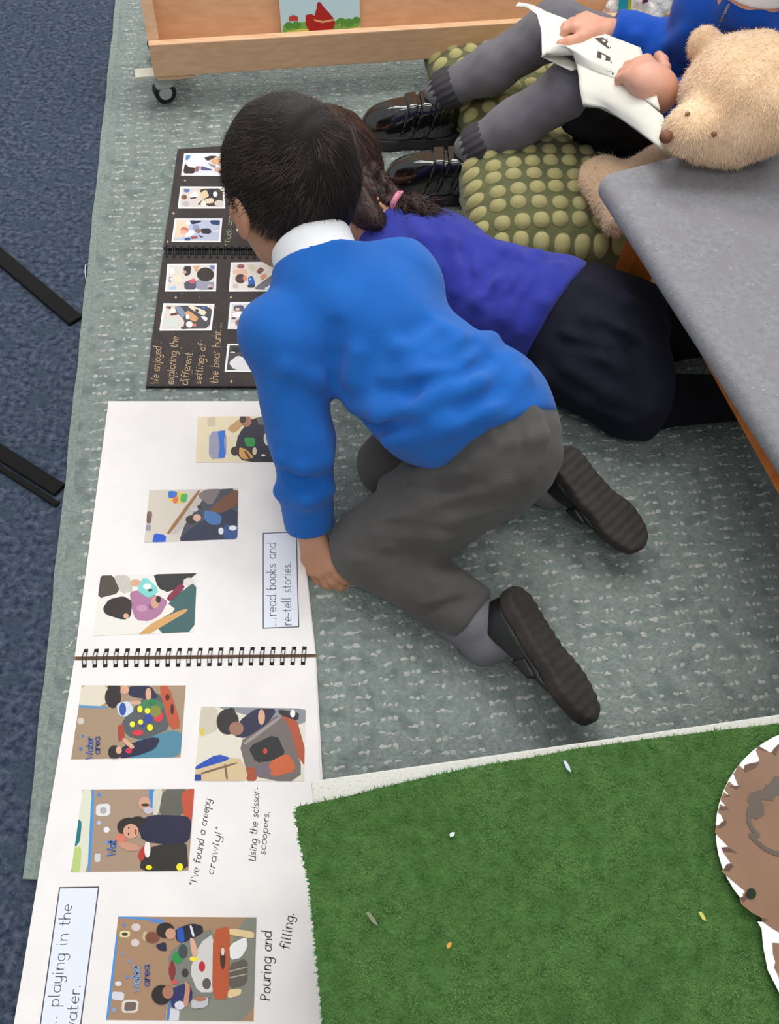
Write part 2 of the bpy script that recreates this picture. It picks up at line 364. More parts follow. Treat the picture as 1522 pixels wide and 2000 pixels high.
# ------------------------------------------------------------------ printed photographs, built flat on their pages
INK = {}
def ink(c): return mat('ink_%d_%d_%d' % tuple(c), c, .45, spec=.35)
def photo(parent, rect, layers, to, z, border=None, texts=(), inset=.09):
    """rect and polygons are given in a close-up's own pixels; 'to' brings them to the page"""
    mats = []; mb = MB(); lay = [0]
    def midx(c):
        k = ink(c)
        if k not in mats: mats.append(k)
        return mats.index(k)
    def put(pts, c):
        lay[0] += 1; zz = z+.0004+lay[0]*.000022; v = [P(*to(x, y), zz) for x, y in pts]
        a = sum((v[i-1][0]*v[i][1]-v[i][0]*v[i-1][1]) for i in range(len(v)))
        mb.poly(v if a > 0 else v[::-1], midx(c))
    R = rect
    if border:
        b0 = [P(*to(x, y), z+.0001) for x, y in R][::-1]; b1 = [P(*to(x, y), z+.0004) for x, y in R][::-1]
        mb.hexa(b0, b1, midx(border)); c = np.mean(R, 0); e = 22
        def ins(p): d = c-np.array(p); return tuple(np.array(p)+np.sign(d)*np.array([e, e*.8]))
        R = [ins(p) for p in R]
    else:
        b0 = [P(*to(x, y), z+.0001) for x, y in R][::-1]; b1 = [P(*to(x, y), z+.0004) for x, y in R][::-1]; mb.hexa(b0, b1, midx(layers[0][0]))
    put(R, layers[0][0])
    xs = [p[0] for p in R]; ys = [p[1] for p in R]
    for c, s in layers[1:]:
        if len(s) == 3 and not hasattr(s[0], '__len__'): s = arc(s[0], s[1], s[2], s[2]*.92, 0, 342, 20)
        elif len(s) == 4 and not hasattr(s[0], '__len__'): s = arc(s[0], s[1], s[2], s[3], 0, 342, 20)
        elif len(s) > 3:                                  # soften hard corners once
            q = []
            for i in range(len(s)):
                a, b = np.array(s[i]), np.array(s[(i+1) % len(s)]); q += [a*.82+b*.18, a*.18+b*.82]
            s = q
        s = clip([tuple(p) for p in s], R)
        if len(s) > 2: put(s, c)
    for c, txt, a, b, up, th in texts:
        lay[0] += 1; zz = z+.0004+lay[0]*.000022
        write(mb, txt, P(*to(*a), zz), P(*to(*b), zz), P(*to(a[0]+up[0], a[1]+up[1]), zz)-P(*to(*a), zz), midx(c), th)
    return mb.build('photograph', mats, parent)
def clip(s, R):
    c = np.mean(R, 0)
    for i in range(len(R)):
        a, b = np.array(R[i]), np.array(R[(i+1) % len(R)]); n = np.array([-(b-a)[1], (b-a)[0]])
        if (c-a)@n < 0: n = -n
        out = []
        for j in range(len(s)):
            p, q = np.array(s[j]), np.array(s[(j+1) % len(s)]); dp, dq = (p-a)@n, (q-a)@n
            if dp >= 0: out.append(tuple(p))
            if dp*dq < 0: out.append(tuple(p+(q-p)*dp/(dp-dq)))
        s = out
        if len(s) < 3: return []
    return s
c7 = lambda x, y: (100+x/2.8185, 780+y/2.8185)
c8 = lambda x, y: (x/2.378, 1240+y/2.378)
b4 = lambda x, y: (300+x/5.854, 280+y/5.854)
b5 = lambda x, y: (280+x/5.436, 490+y/5.436)
c4 = lambda x, y: (x/3.3333, 1400+y/3.3333)
# ------------------------------------------------------------------ the big white scrapbook
paper = mat('white_paper', (238, 233, 230), .75, .08, 500, (232, 227, 225), 18, spec=.25)
board = mat('brown_board', (150, 120, 95), .8)
wire = mat('black_wire', (38, 38, 40), .35, spec=.6)
hole = mat('punched_hole', (28, 26, 26), .9)
penink = mat('pen_ink', (45, 42, 48), .6); printink = mat('print_ink', (70, 72, 78), .6)
cardm = mat('pale_blue_card', (224, 229, 240), .6)
ZP = RZ+.0075
wb = thing('scrapbook', 'big white spiral-bound scrapbook lying open on the rug, with photographs and captions', 'book', P(380, 1286, RZ), 'open scrapbooks')
def slab(mb, quad, z0, z1, m=0):
    mb.hexa([P(x, y, z1)*np.array([1, 1, 0])+np.array([0, 0, z0]) for x, y in quad][::-1], [P(x, y, z1) for x, y in quad][::-1], m)
def page(name, quad, base, parent, mp, ms):
    mb = MB(); n = 5
    for k in range(n): slab(mb, [(x+(n-1-k)*.8*(1 if i in (1, 2) else -.3), y) for i, (x, y) in enumerate(quad)], base+(ZP-base)*k/n+.0002, base+(ZP-base)*(k+1)/n, 0)
    return mb.build(name, mp, parent)
upq = [(212, 783.5), (562, 783.5), (615, 1277), (146, 1282)]
loq = [(145, 1290), (615, 1284), (627, 1530), (640, 2010), (640, 2150), (2, 2150)]
mb = MB(); slab(mb, [(213, 786), (566, 784), (617, 1279), (147, 1283)], RZ, RZ+.0015); slab(mb, [(146, 1289), (618, 1283), (630, 1530), (644, 2150), (4, 2150)], RZ, RZ+.0015)
slab(mb, [(147, 1282), (617, 1278), (618, 1285), (146, 1290)], RZ, RZ+.0012); mb.build('cover', board, wb, label='brown cover board')
mb = MB()
for k in range(4): slab(mb, [(212+k*.2, 783.5), (562+(3-k)*.7, 783.5), (615+(3-k)*.7, 1277), (146, 1282)], RZ+.0016+k*.0015, RZ+.003+k*.0015)
mb.build('page', paper, wb)
mb = MB()
for k in range(4): slab(mb, [(145, 1290), (615+(3-k)*.9, 1284), (625.5+(3-k)*1.6, 1520), (638+(3-k)*1.5, 2150), (2, 2150)], RZ+.0016+k*.0015, RZ+.003+k*.0015)
mb.build('page', paper, wb)
first = None
for k in range(22):                                     # twin-wire loops
    xc = 167+k*(594-167)/21; yc = 1287-.25*k; a, b = P(xc+1, yc-16, ZP), P(xc-2, yc+14, ZP); u = nrm(b-a); sd = np.array([u[1], -u[0], 0]); L = np.linalg.norm(b-a)
    m = MB()
    for s in (-.0021, .0021):
        m.tube([a+sd*s+u*L*t+np.array([0, 0, .0055*math.sin(math.pi*t)-.0006]) for t in np.linspace(0, 1, 9)], .00055, n=6)
    m.tube([a-sd*.0021+np.array([0, 0, .0002]), a+sd*.0021+np.array([0, 0, .0002])], .00055, n=6)
    for e in (a, b): m.poly([e+sd*p*.0027+u*q*.0022+np.array([0, 0, .00025]) for p, q in ((-1, -1), (1, -1), (1, 1), (-1, 1))], 1)
    m.build('binding_ring', [wire, hole], wb, True)
SK, SKD, HR, NV = (212, 160, 132), (165, 112, 86), (36, 28, 28), (28, 28, 58)
photo(wb, [(807, 95), (1330, 92), (1330, 345), (795, 348)], [((224, 208, 174),), ((200, 185, 160), [(860, 100), (905, 95), (905, 150), (860, 150)]), ((150, 148, 172), [(870, 178), (965, 172), (965, 325), (868, 330)]),
 ((38, 105, 198), [(915, 178), (935, 172), (962, 170), (950, 230), (962, 322), (918, 322), (930, 260)]), ((190, 150, 102), [(965, 160), (1050, 98), (1095, 98), (1010, 190)]), ((24, 27, 44), [(1030, 190), (1110, 97), (1330, 92), (1330, 346), (1060, 345), (1010, 290)]),
 ((95, 95, 100), [(1130, 97), (1195, 97), (1190, 140), (1140, 140)]), (SKD, (1073, 120, 30, 32)), ((60, 35, 30), (1055, 110, 18, 22)), ((52, 34, 28), (1012, 285, 24, 25)), ((205, 152, 78), [(1035, 262), (1075, 275), (1120, 322), (1060, 332), (1035, 310)]), ((90, 50, 30), [(1060, 285), (1072, 282), (1100, 325), (1088, 328)]), ((38, 138, 68), [(1062, 208), (1125, 212), (1122, 262), (1066, 258)]), ((20, 30, 30), (1055, 245, 16, 16)), ((215, 190, 165), (1120, 285, 12, 22)), ((210, 205, 205), (1195, 215, 25, 40)), (SK, (1205, 240, 16, 16)), ((220, 220, 215), (1168, 308, 12, 6))], c7, ZP)
photo(wb, [(540, 500), (1030, 490), (1025, 768), (512, 788)], [((208, 198, 184),), ((60, 65, 80), [(700, 790), (735, 690), (800, 560), (850, 500), (1032, 488), (1030, 770)]), ((150, 106, 66), [(632, 738), (805, 502), (826, 502), (655, 742)]), ((190, 180, 172), [(655, 742), (826, 510), (845, 540), (700, 740)]),
 ((120, 110, 108), [(800, 530), (850, 495), (940, 492), (880, 590)]), ((112, 66, 40), [(860, 620), (935, 545), (1032, 488), (1030, 585), (930, 625)]), ((26, 36, 66), [(705, 790), (730, 740), (830, 670), (1030, 590), (1028, 770)]), ((62, 112, 168), [(838, 610), (900, 618), (940, 645), (930, 690), (880, 690), (845, 665)]), ((48, 34, 34), (772, 662, 32, 24)), ((216, 166, 142), (803, 652, 22, 20)), ((60, 40, 40), (818, 592, 14, 12)), ((200, 190, 195), [(765, 590), (815, 600), (800, 620), (765, 610)]),
 ((222, 198, 80), [(640, 505), (755, 515), (722, 580), (645, 560)]), ((40, 108, 200), [(645, 503), (695, 508), (690, 542), (645, 545)]), ((80, 170, 90), [(715, 520), (755, 520), (740, 570), (710, 560)]), ((215, 110, 80), [(672, 535), (705, 538), (690, 575), (668, 565)]), ((22, 82, 196), [(568, 735), (634, 748), (628, 790), (555, 792)]), ((112, 90, 80), [(527, 617), (557, 617), (550, 682), (525, 682)]), ((150, 140, 150), [(524, 690), (550, 690), (548, 722), (520, 722)]), ((36, 72, 132), [(950, 690), (1025, 690), (1025, 770), (945, 770)]), ((225, 225, 230), (1000, 708, 22, 14)), ((225, 225, 230), (935, 725, 14, 20))], c7, ZP)
photo(wb, [(272, 970), (803, 957), (787, 1280), (230, 1302)], [((226, 222, 214),), ((74, 64, 55), [(268, 968), (345, 968), (382, 1065), (250, 1098)]), ((192, 186, 176), [(340, 968), (425, 965), (455, 1055), (388, 1072)]), ((36, 34, 36), [(560, 955), (810, 950), (770, 985), (650, 1065), (590, 1040)]), ((48, 90, 90), [(640, 1115), (810, 990), (790, 1290), (575, 1290)]), ((204, 154, 92), [(465, 1305), (570, 1220), (740, 1150), (755, 1165), (610, 1250), (520, 1305)]), ((235, 222, 210), [(480, 1240), (640, 1120), (690, 1160), (570, 1225)]),
 ((168, 112, 148), [(432, 1060), (480, 1050), (600, 1085), (645, 1112), (600, 1190), (540, 1222), (465, 1215), (440, 1140)]), ((190, 140, 170), (500, 1150, 30, 20)), ((140, 88, 122), (560, 1140, 26, 18)), ((40, 30, 28), [(283, 1150), (318, 1100), (400, 1082), (445, 1110), (440, 1195), (400, 1215), (300, 1185)]), (SK, (412, 1192, 16, 14)), (SK, (465, 1010, 30, 20)), ((122, 202, 196), [(512, 970), (598, 1048), (542, 1098), (468, 1050)]), ((225, 240, 238), (530, 1030, 24, 16)), ((30, 35, 40), (545, 1050, 14, 7)), ((126, 26, 62), [(632, 1092), (715, 1008), (740, 1035), (655, 1115)]), ((216, 206, 202), (758, 1002, 30, 20)), ((202, 152, 126), (572, 1118, 22, 34)), ((40, 30, 30), (590, 1100, 14, 20))], c7, ZP)
photo(wb, [(380, 235), (863, 235), (838, 568), (330, 578)], [((160, 136, 110),), ((216, 206, 186), [(375, 233), (505, 233), (488, 332), (358, 330)]), ((84, 140, 190), [(355, 326), (500, 332), (500, 342), (355, 338)]), ((205, 190, 165), [(500, 233), (560, 233), (520, 330), (490, 330)]), ((200, 190, 178), (375, 400, 16, 16)), ((75, 110, 165), (385, 470, 7, 7)), ((75, 110, 165), (375, 530, 9, 9)), ((75, 110, 165), (345, 450, 7, 7)), ((72, 128, 152), [(600, 500), (845, 430), (842, 572), (590, 580)]), ((78, 84, 88), [(560, 400), (700, 260), (750, 280), (800, 432), (660, 490), (590, 470)]), ((60, 120, 80), (700, 330, 60, 30)), ((182, 80, 44), [(735, 235), (785, 235), (845, 430), (790, 442)]), ((60, 25, 20), (778, 290, 10, 16)), ((60, 25, 20), (800, 345, 8, 26)), ((160, 60, 45), [(545, 420), (575, 415), (580, 480), (550, 500)]),
 ((28, 28, 62), [(590, 240), (700, 235), (735, 290), (690, 300), (600, 285)]), (HR, (525, 290, 38, 50)), (HR, (530, 250, 30, 30)), (SK, (580, 255, 20, 20)), ((200, 208, 222), [(540, 320), (600, 305), (625, 350), (580, 385), (550, 370)]), ((40, 75, 150), (570, 345, 16, 30)), (SK, (690, 275, 14, 30)), (SK, (630, 315, 26, 10)), ((44, 66, 150), (690, 385, 18, 24)), ((40, 66, 140), (660, 410, 14, 18)), ((212, 44, 60), (735, 378, 22, 28)), ((130, 130, 50), (722, 355, 26, 26)), ((212, 44, 60), (640, 455, 26, 14)), ((38, 118, 62), (705, 310, 18, 14)), ((240, 226, 30), (650, 345, 12, 16)), ((240, 226, 30), (685, 353, 13, 13)), ((240, 226, 30), (653, 405, 12, 12)), ((240, 226, 30), (697, 430, 14, 16)), ((235, 225, 60), (615, 415, 12, 14)), ((25, 25, 58), [(560, 520), (700, 475), (745, 480), (720, 530), (640, 560), (555, 575)]), (HR, (532, 545, 30, 32)), (SK, (552, 535, 14, 18)), ((200, 36, 62), (598, 538, 15, 13)), (SK, [(566, 478), (590, 485), (628, 520), (612, 532), (575, 500)])], c8, ZP,
 texts=[((44, 92, 168), 'Water', (432, 575), (432, 470), (-20, 0), .26), ((50, 70, 120), 'area', (463, 552), (463, 470), (-18, 0), .26)])
photo(wb, [(933, 333), (1420, 342), (1412, 680), (903, 677)], [((216, 210, 194),), ((132, 136, 142), [(1000, 330), (1425, 335), (1420, 420), (1250, 400), (1040, 345)]), ((198, 188, 170), [(930, 333), (1010, 333), (1020, 440), (920, 480)]), ((210, 190, 60), (940, 450, 10, 20)), ((168, 76, 44), [(1290, 360), (1375, 378), (1420, 540), (1416, 610), (1380, 560)]), ((108, 98, 94), [(1110, 500), (1200, 430), (1300, 365), (1340, 420), (1410, 640), (1340, 690), (1150, 650)]), ((150, 140, 138), [(1130, 500), (1300, 375), (1310, 385), (1140, 512)]), ((28, 26, 28), [(1150, 520), (1285, 458), (1330, 560), (1260, 585), (1190, 595)]), ((192, 92, 46), [(1248, 592), (1340, 545), (1382, 632), (1258, 662)]), ((160, 70, 40), [(1140, 610), (1200, 620), (1190, 680), (1145, 680)]), ((110, 95, 105), (1222, 635, 38, 30)),
 ((206, 182, 142), [(903, 622), (1110, 560), (1152, 645), (1140, 680), (900, 680)]), ((120, 95, 70), [(930, 640), (1100, 590), (1105, 598), (935, 650)]), ((120, 95, 70), [(1040, 600), (1050, 598), (1060, 670), (1050, 672)]), ((26, 72, 172), [(905, 612), (1010, 552), (1082, 575), (905, 628)]), ((24, 60, 140), [(900, 650), (935, 645), (935, 680), (900, 680)]), ((28, 28, 60), [(1085, 470), (1110, 400), (1190, 340), (1290, 345), (1240, 415), (1140, 480)]), (HR, (1058, 403, 52, 60)), (HR, (1075, 350, 16, 12)), ((150, 104, 84), (1098, 435, 34, 32)), (SK, (1215, 382, 16, 36)), ((30, 30, 35), [(1290, 345), (1390, 360), (1385, 400), (1300, 370)]), ((235, 235, 235), (1360, 365, 12, 18)), ((190, 60, 40), (1232, 540, 10, 14))], c8, ZP)
photo(wb, [(385, 718), (903, 715), (875, 1095), (330, 1102)], [((162, 137, 116),), ((216, 216, 196), [(380, 714), (430, 714), (412, 1106), (325, 1106)]), ((180, 200, 120), [(340, 990), (380, 980), (372, 1106), (330, 1106)]), ((72, 142, 206), [(426, 714), (440, 714), (420, 1106), (406, 1106)]), ((20, 112, 122), [(365, 853), (380, 870), (372, 960), (345, 990), (352, 910)]), ((218, 216, 214), [(447, 787), (513, 783), (512, 840), (445, 842)]), ((170, 165, 165), (480, 815, 16, 16)), ((170, 190, 220), (460, 873, 10, 10)), ((225, 225, 230), (495, 905, 14, 14)), ((90, 130, 190), (460, 742, 9, 10)), ((120, 150, 200), (495, 965, 9, 8)), ((200, 200, 200), [(440, 1015), (468, 1015), (465, 1055), (438, 1055)]), ((60, 130, 200), [(690, 716), (716, 716), (712, 800), (700, 812)]), ((205, 200, 185), [(712, 716), (760, 716), (735, 838), (708, 835)]), ((92, 92, 82), [(758, 714), (880, 714), (850, 845), (735, 842)]), ((188, 76, 50), [(840, 735), (880, 714), (905, 714), (888, 885), (855, 855)]),
 ((40, 34, 30), [(660, 1000), (740, 975), (865, 950), (876, 1100), (648, 1102)]), ((178, 50, 40), [(636, 1020), (690, 950), (702, 985), (655, 1060)]), ((230, 225, 220), (685, 995, 14, 40)), ((236, 222, 40), (692, 1080, 15, 11)), ((236, 222, 40), (835, 1078, 16, 18)), (NV, [(640, 870), (700, 835), (870, 840), (890, 870), (880, 960), (800, 975), (660, 960)]), ((38, 26, 24), (600, 892, 56, 44)), ((38, 26, 24), (640, 865, 36, 22)), ((208, 154, 128), (608, 912, 36, 34)), ((150, 70, 65), (630, 915, 5, 14)), ((50, 30, 28), (598, 897, 3, 6)), ((50, 30, 28), (597, 925, 3, 6)), ((198, 142, 118), [(545, 960), (585, 960), (640, 975), (652, 998), (600, 1005), (555, 985)]), ((206, 120, 95), (562, 945, 24, 22)), ((204, 154, 128), (672, 782, 28, 32)), ((190, 185, 195), (690, 815, 22, 16)), ((60, 60, 30), (675, 790, 20, 7))], c8, ZP,
 texts=[((44, 92, 168), 'Wat', (538, 1025), (538, 950), (-24, 0), .26)])
photo(wb, [(550, 1308), (1192, 1312), (1178, 1795), (492, 1788)], [((162, 128, 98),), ((128, 128, 116), [(790, 1700), (980, 1640), (1130, 1312), (1200, 1306), (1190, 1800), (780, 1800)]), ((205, 205, 210), [(775, 1735), (835, 1735), (830, 1800), (770, 1800)]), ((76, 140, 200), [(550, 1306), (620, 1306), (760, 1325), (760, 1332), (600, 1318), (550, 1316)]), ((90, 130, 190), [(700, 1316), (760, 1320), (758, 1345), (700, 1335)]), ((72, 140, 208), [(540, 1390), (550, 1390), (505, 1795), (490, 1795)]), ((60, 120, 190), [(785, 1700), (795, 1700), (785, 1795), (770, 1795)]), ((212, 206, 196), [(568, 1695), (645, 1695), (640, 1755), (564, 1755)]), ((110, 90, 85), [(580, 1705), (635, 1705), (630, 1745), (576, 1748)]), ((208, 206, 214), [(520, 1655), (578, 1660), (575, 1700), (520, 1695)]), ((222, 208, 150), [(558, 1375), (605, 1375), (602, 1405), (556, 1405)]), ((60, 60, 60), (580, 1390, 14, 8)), ((205, 195, 190), (632, 1358, 22, 18)), ((205, 195, 190), (628, 1430, 20, 18)), ((190, 180, 130), (676, 1400, 14, 22)), ((130, 140, 170), (570, 1480, 9, 9)), ((130, 140, 170), (600, 1515, 9, 9)), ((110, 130, 175), (590, 1590, 9, 9)), ((215, 215, 220), (550, 1620, 16, 12)), ((130, 160, 200), (530, 1742, 9, 12)), ((90, 130, 190), (575, 1348, 8, 8)),
 ((230, 230, 228), [(1065, 1440), (1145, 1400), (1150, 1450), (1120, 1500), (1070, 1510)]), ((92, 86, 76), [(1062, 1530), (1150, 1500), (1148, 1625), (1062, 1645)]), ((170, 160, 140), [(1064, 1560), (1148, 1540), (1148, 1546), (1064, 1566)]), ((170, 160, 140), [(1064, 1590), (1148, 1572), (1148, 1578), (1064, 1596)]), ((224, 196, 146), [(1060, 1362), (1182, 1378), (1180, 1412), (1060, 1392)]), ((224, 196, 146), [(1058, 1648), (1122, 1642), (1120, 1672), (1058, 1690)]), ((120, 120, 112), [(780, 1480), (880, 1400), (1000, 1360), (1000, 1690), (880, 1680), (790, 1600)]), ((206, 202, 198), [(880, 1560), (930, 1430), (995, 1385), (1000, 1660), (920, 1660)]), ((182, 82, 40), [(990, 1372), (1066, 1352), (1066, 1460), (1062, 1692), (985, 1692)]), ((70, 35, 22), (1035, 1500, 13, 54)), ((230, 200, 180), (1035, 1470, 8, 20)), ((90, 80, 78), (960, 1620, 20, 26)), ((130, 44, 40), [(780, 1560), (800, 1500), (820, 1560), (800, 1620)]),
 ((30, 26, 60), [(720, 1440), (770, 1425), (775, 1470), (740, 1465)]), ((120, 70, 50), (708, 1405, 34, 26)), ((40, 140, 62), (826, 1500, 26, 28)), ((60, 70, 70), (850, 1470, 22, 34)), ((236, 220, 50), (900, 1505, 20, 12)), ((188, 28, 44), (938, 1540, 15, 24)), ((50, 48, 45), (860, 1570, 16, 20)), ((24, 22, 36), [(815, 1365), (890, 1340), (940, 1350), (945, 1385), (850, 1432), (818, 1420)]), ((30, 78, 168), [(822, 1362), (850, 1355), (860, 1428), (825, 1425)]), ((220, 220, 228), [(880, 1350), (890, 1348), (905, 1400), (895, 1404)]), ((34, 26, 26), (768, 1372, 42, 36)), ((200, 144, 120), (792, 1388, 24, 26)), ((216, 166, 142), [(880, 1405), (902, 1412), (922, 1475), (905, 1502), (890, 1480)]), ((36, 40, 92), [(785, 1650), (860, 1615), (895, 1650), (890, 1705), (800, 1742)]), ((200, 80, 80), (812, 1612, 16, 10)), ((210, 205, 215), (835, 1720, 24, 20)), ((34, 25, 25), (750, 1672, 46, 46)), ((168, 112, 86), (780, 1660, 26, 30)), ((190, 135, 108), [(855, 1600), (885, 1630), (872, 1735), (850, 1715), (862, 1640)]), ((190, 186, 192), [(888, 1692), (968, 1678), (965, 1728), (890, 1738)]), (SKD, (930, 1690, 30, 12))], c8, ZP,
 texts=[((120, 160, 215), 'water', (648, 1655), (648, 1525), (-24, 0), .26), ((60, 84, 140), 'area', (694, 1630), (694, 1530), (-20, 0), .26)])
def card(quad, to, lines, name='caption_card', z=ZP):
    mb = MB(); q0 = [P(*to(*p), z+.0001) for p in quad][::-1]; q1 = [P(*to(*p), z+.0004) for p in quad][::-1]; mb.hexa(q0, q1, 0)
    c = np.mean(q1, 0)
    def inq(i): return q1[i]+.0013*(nrm(q1[(i+1) % 4]-q1[i])+nrm(q1[i-1]-q1[i]))
    for i in range(4):
        a, b = q1[i], q1[(i+1) % 4]; ia, ib = inq(i), inq((i+1) % 4)
        mb.poly([v+np.array([0, 0, .00004]) for v in (a, b, ib, ia)], 1)
    for t, a, b, up, th in lines: write(mb, t, P(*to(*a), z+.00045), P(*to(*b), z+.00045), P(*to(a[0]+up[0], a[1]+up[1]), z+.00045)-P(*to(*a), z+.00045), 1, th, .22)
    mb.build(name, [cardm, printink], wb)
card([(1165, 735), (1352, 728), (1366, 1254), (1165, 1262)], c7, [('...read books and', (1238, 1246), (1236, 784), (-32, 0), .13), ('re-tell stories.', (1322, 1243), (1319, 888), (-31, 0), .13)])
card([(385, 1108), (647, 1104), (500, 2230), (226, 2230)], c4, [('... playing in the', (362, 2030), (470, 1212), (-45, 0), .12), ('water.', (490, 2050), (526, 1730), (-45, 0), .12)])
mb = MB()
for t, a, b, up in (('"I\'ve found a creepy', (912, 1168), (980, 762), (-20, -3)), ('crawly!"', (990, 1115), (1034, 890), (-20, -3)), ('Using the scissor-', (1187, 1052), (1206, 706), (-20, -2)), ('scoopers.', (1232, 1022), (1252, 815), (-18, -2)), ('Pouring and', (1254, 1698), (1262, 1375), (-28, 0)), ('filling.', (1345, 1462), (1366, 1285), (-26, -2))):
    q = [P(*c8(*a), ZP+.0003), P(*c8(*b), ZP+.0003), P(*c8(a[0]+up[0], a[1]+up[1]), ZP+.0003)-P(*c8(*a), ZP+.0003)]; mb = MB(); write(mb, t, *q, 0, .16, .2, .06, .12); mb.build('handwriting', penink, wb)

# ------------------------------------------------------------------ the black scrapbook
blackpaper = mat('black_paper', (62, 57, 56), .8, .1, 400, (70, 64, 62), 20, spec=.25); goldpen = mat('gold_pen', (205, 170, 128), .5); greenpen = mat('pale_green_pen', (158, 172, 130), .5)
kb = thing('scrapbook', 'black spiral-bound scrapbook with gold writing, lying open beyond the white one', 'book', P(430, 492, RZ), 'open scrapbooks')
mb = MB(); slab(mb, [(347, 292), (664, 270), (678, 490), (320, 487)], RZ, RZ+.002); slab(mb, [(320, 494), (678, 498), (690, 757), (285, 757)], RZ, RZ+.002); mb.build('cover', mat('black_cover', (30, 28, 28), .7), kb)
for q in ([(348, 291), (664, 269), (678, 484), (319, 484)], [(318, 497), (678, 501), (690, 754), (285, 754)]):
    mb = MB(); slab(mb, q, RZ+.0021, RZ+.0045); slab(mb, [(x+.4, y) for x, y in q], RZ+.0046, ZP); mb.build('page', blackpaper, kb)
mb = MB(); slab(mb, [(322, 484), (678, 486), (678, 499), (320, 496)], RZ, RZ+.003); mb.build('spine_strip', mat('spine_black', (14, 13, 13), .8), kb)
for k in range(24):
    xc = 326+k*14.2; yc = 490+.2*k; a, b = P(xc, yc-9, ZP), P(xc, yc+12, ZP); u = nrm(b-a); sd = np.array([u[1], -u[0], 0]); L = np.linalg.norm(b-a); m = MB()
    for s in (-.0018, .0018): m.tube([a+sd*s+u*L*t+np.array([0, 0, .005*math.sin(math.pi*t)-.0004]) for t in np.linspace(0, 1, 8)], .0006, n=5)
    for e in (a, b): m.poly([e+sd*p*.0028+u*q*.0024+np.array([0, 0, .00025]) for p, q in ((-1, -1), (1, -1), (1, 1), (-1, 1))], 1)
    m.build('binding_ring', [mat('dark_wire', (70, 68, 70), .35, metal=.6), hole], kb, True)
W = (232, 230, 230)
photo(kb, [(350, 112), (800, 110), (812, 372), (315, 368)], [((222, 224, 236),), ((60, 52, 46), [(360, 225), (400, 270), (480, 280), (470, 345), (335, 345)]), ((90, 140, 200), [(370, 130), (430, 140), (400, 190), (360, 190)]), ((245, 245, 250), [(390, 190), (440, 150), (560, 130), (600, 220), (480, 265), (410, 270)]), ((70, 55, 48), [(575, 165), (650, 140), (740, 145), (620, 205)]), ((215, 170, 130), [(640, 200), (780, 140), (790, 240), (680, 240)]), ((150, 110, 100), [(480, 265), (530, 255), (520, 320), (460, 325)]), ((90, 90, 130), [(540, 255), (650, 290), (690, 310), (540, 310)]), ((205, 160, 140), (735, 300, 40, 28)), ((150, 145, 140), [(620, 225), (720, 255), (700, 285), (640, 250)])], b4, ZP, W)
photo(kb, [(307, 492), (815, 495), (820, 745), (275, 745)], [((214, 206, 200),), ((90, 120, 170), [(345, 515), (420, 530), (400, 560), (350, 560)]), ((130, 95, 75), (350, 615, 34, 28)), ((232, 230, 228), [(400, 590), (490, 540), (520, 600), (440, 640)]), ((70, 62, 58), [(520, 520), (790, 515), (790, 720), (600, 720), (560, 600)]), ((222, 196, 158), [(525, 575), (600, 525), (640, 600), (570, 640)]), ((40, 44, 66), [(620, 530), (690, 520), (700, 620), (640, 620)]), ((225, 225, 230), (706, 580, 26, 30)), ((226, 204, 178), [(580, 640), (680, 620), (690, 680), (600, 690)]), ((205, 195, 190), (750, 685, 55, 36)), ((70, 66, 66), [(415, 620), (500, 610), (480, 630), (420, 632)]), ((80, 70, 60), [(500, 700), (560, 640), (560, 700)]), ((235, 228, 215), (570, 690, 30, 36)), ((190, 180, 178), (370, 690, 40, 30))], b4, ZP, W)
photo(kb, [(243, 857), (788, 857), (765, 1130), (205, 1127)], [((184, 190, 212),), ((232, 205, 180), [(240, 880), (400, 870), (400, 1000), (330, 1080), (225, 1080)]), ((205, 120, 90), [(300, 1000), (330, 950), (400, 970), (390, 1030)]), ((232, 170, 150), (345, 1015, 40, 28)), ((225, 228, 235), [(370, 1030), (430, 980), (480, 1020), (440, 1060), (350, 1075)]), ((232, 232, 240), (395, 910, 26, 32)), ((40, 46, 66), [(410, 880), (560, 885), (540, 900), (440, 930)]), ((36, 64, 110), [(640, 880), (760, 880), (755, 935), (660, 925)]), ((140, 150, 180), [(440, 950), (500, 920), (530, 980), (470, 1000)]), ((150, 110, 110), (510, 1000, 34, 26)), ((44, 48, 62), [(540, 975), (640, 970), (665, 1010), (640, 1035), (550, 1030)]), ((210, 215, 225), [(660, 1000), (750, 985), (750, 1010), (665, 1015)]), ((50, 80, 140), [(350, 1085), (420, 1075), (420, 1110), (360, 1110)]), ((150, 80, 90), [(420, 1065), (500, 1060), (510, 1085), (430, 1095)]), ((70, 80, 100), [(510, 1040), (570, 1070), (540, 1080)])], b4, ZP, W)
photo(kb, [(955, 905), (1400, 905), (1400, 1000), (950, 1002)], [((120, 110, 105),), ((60, 60, 70), [(990, 925), (1300, 925), (1300, 980), (990, 980)])], b4, ZP, W)
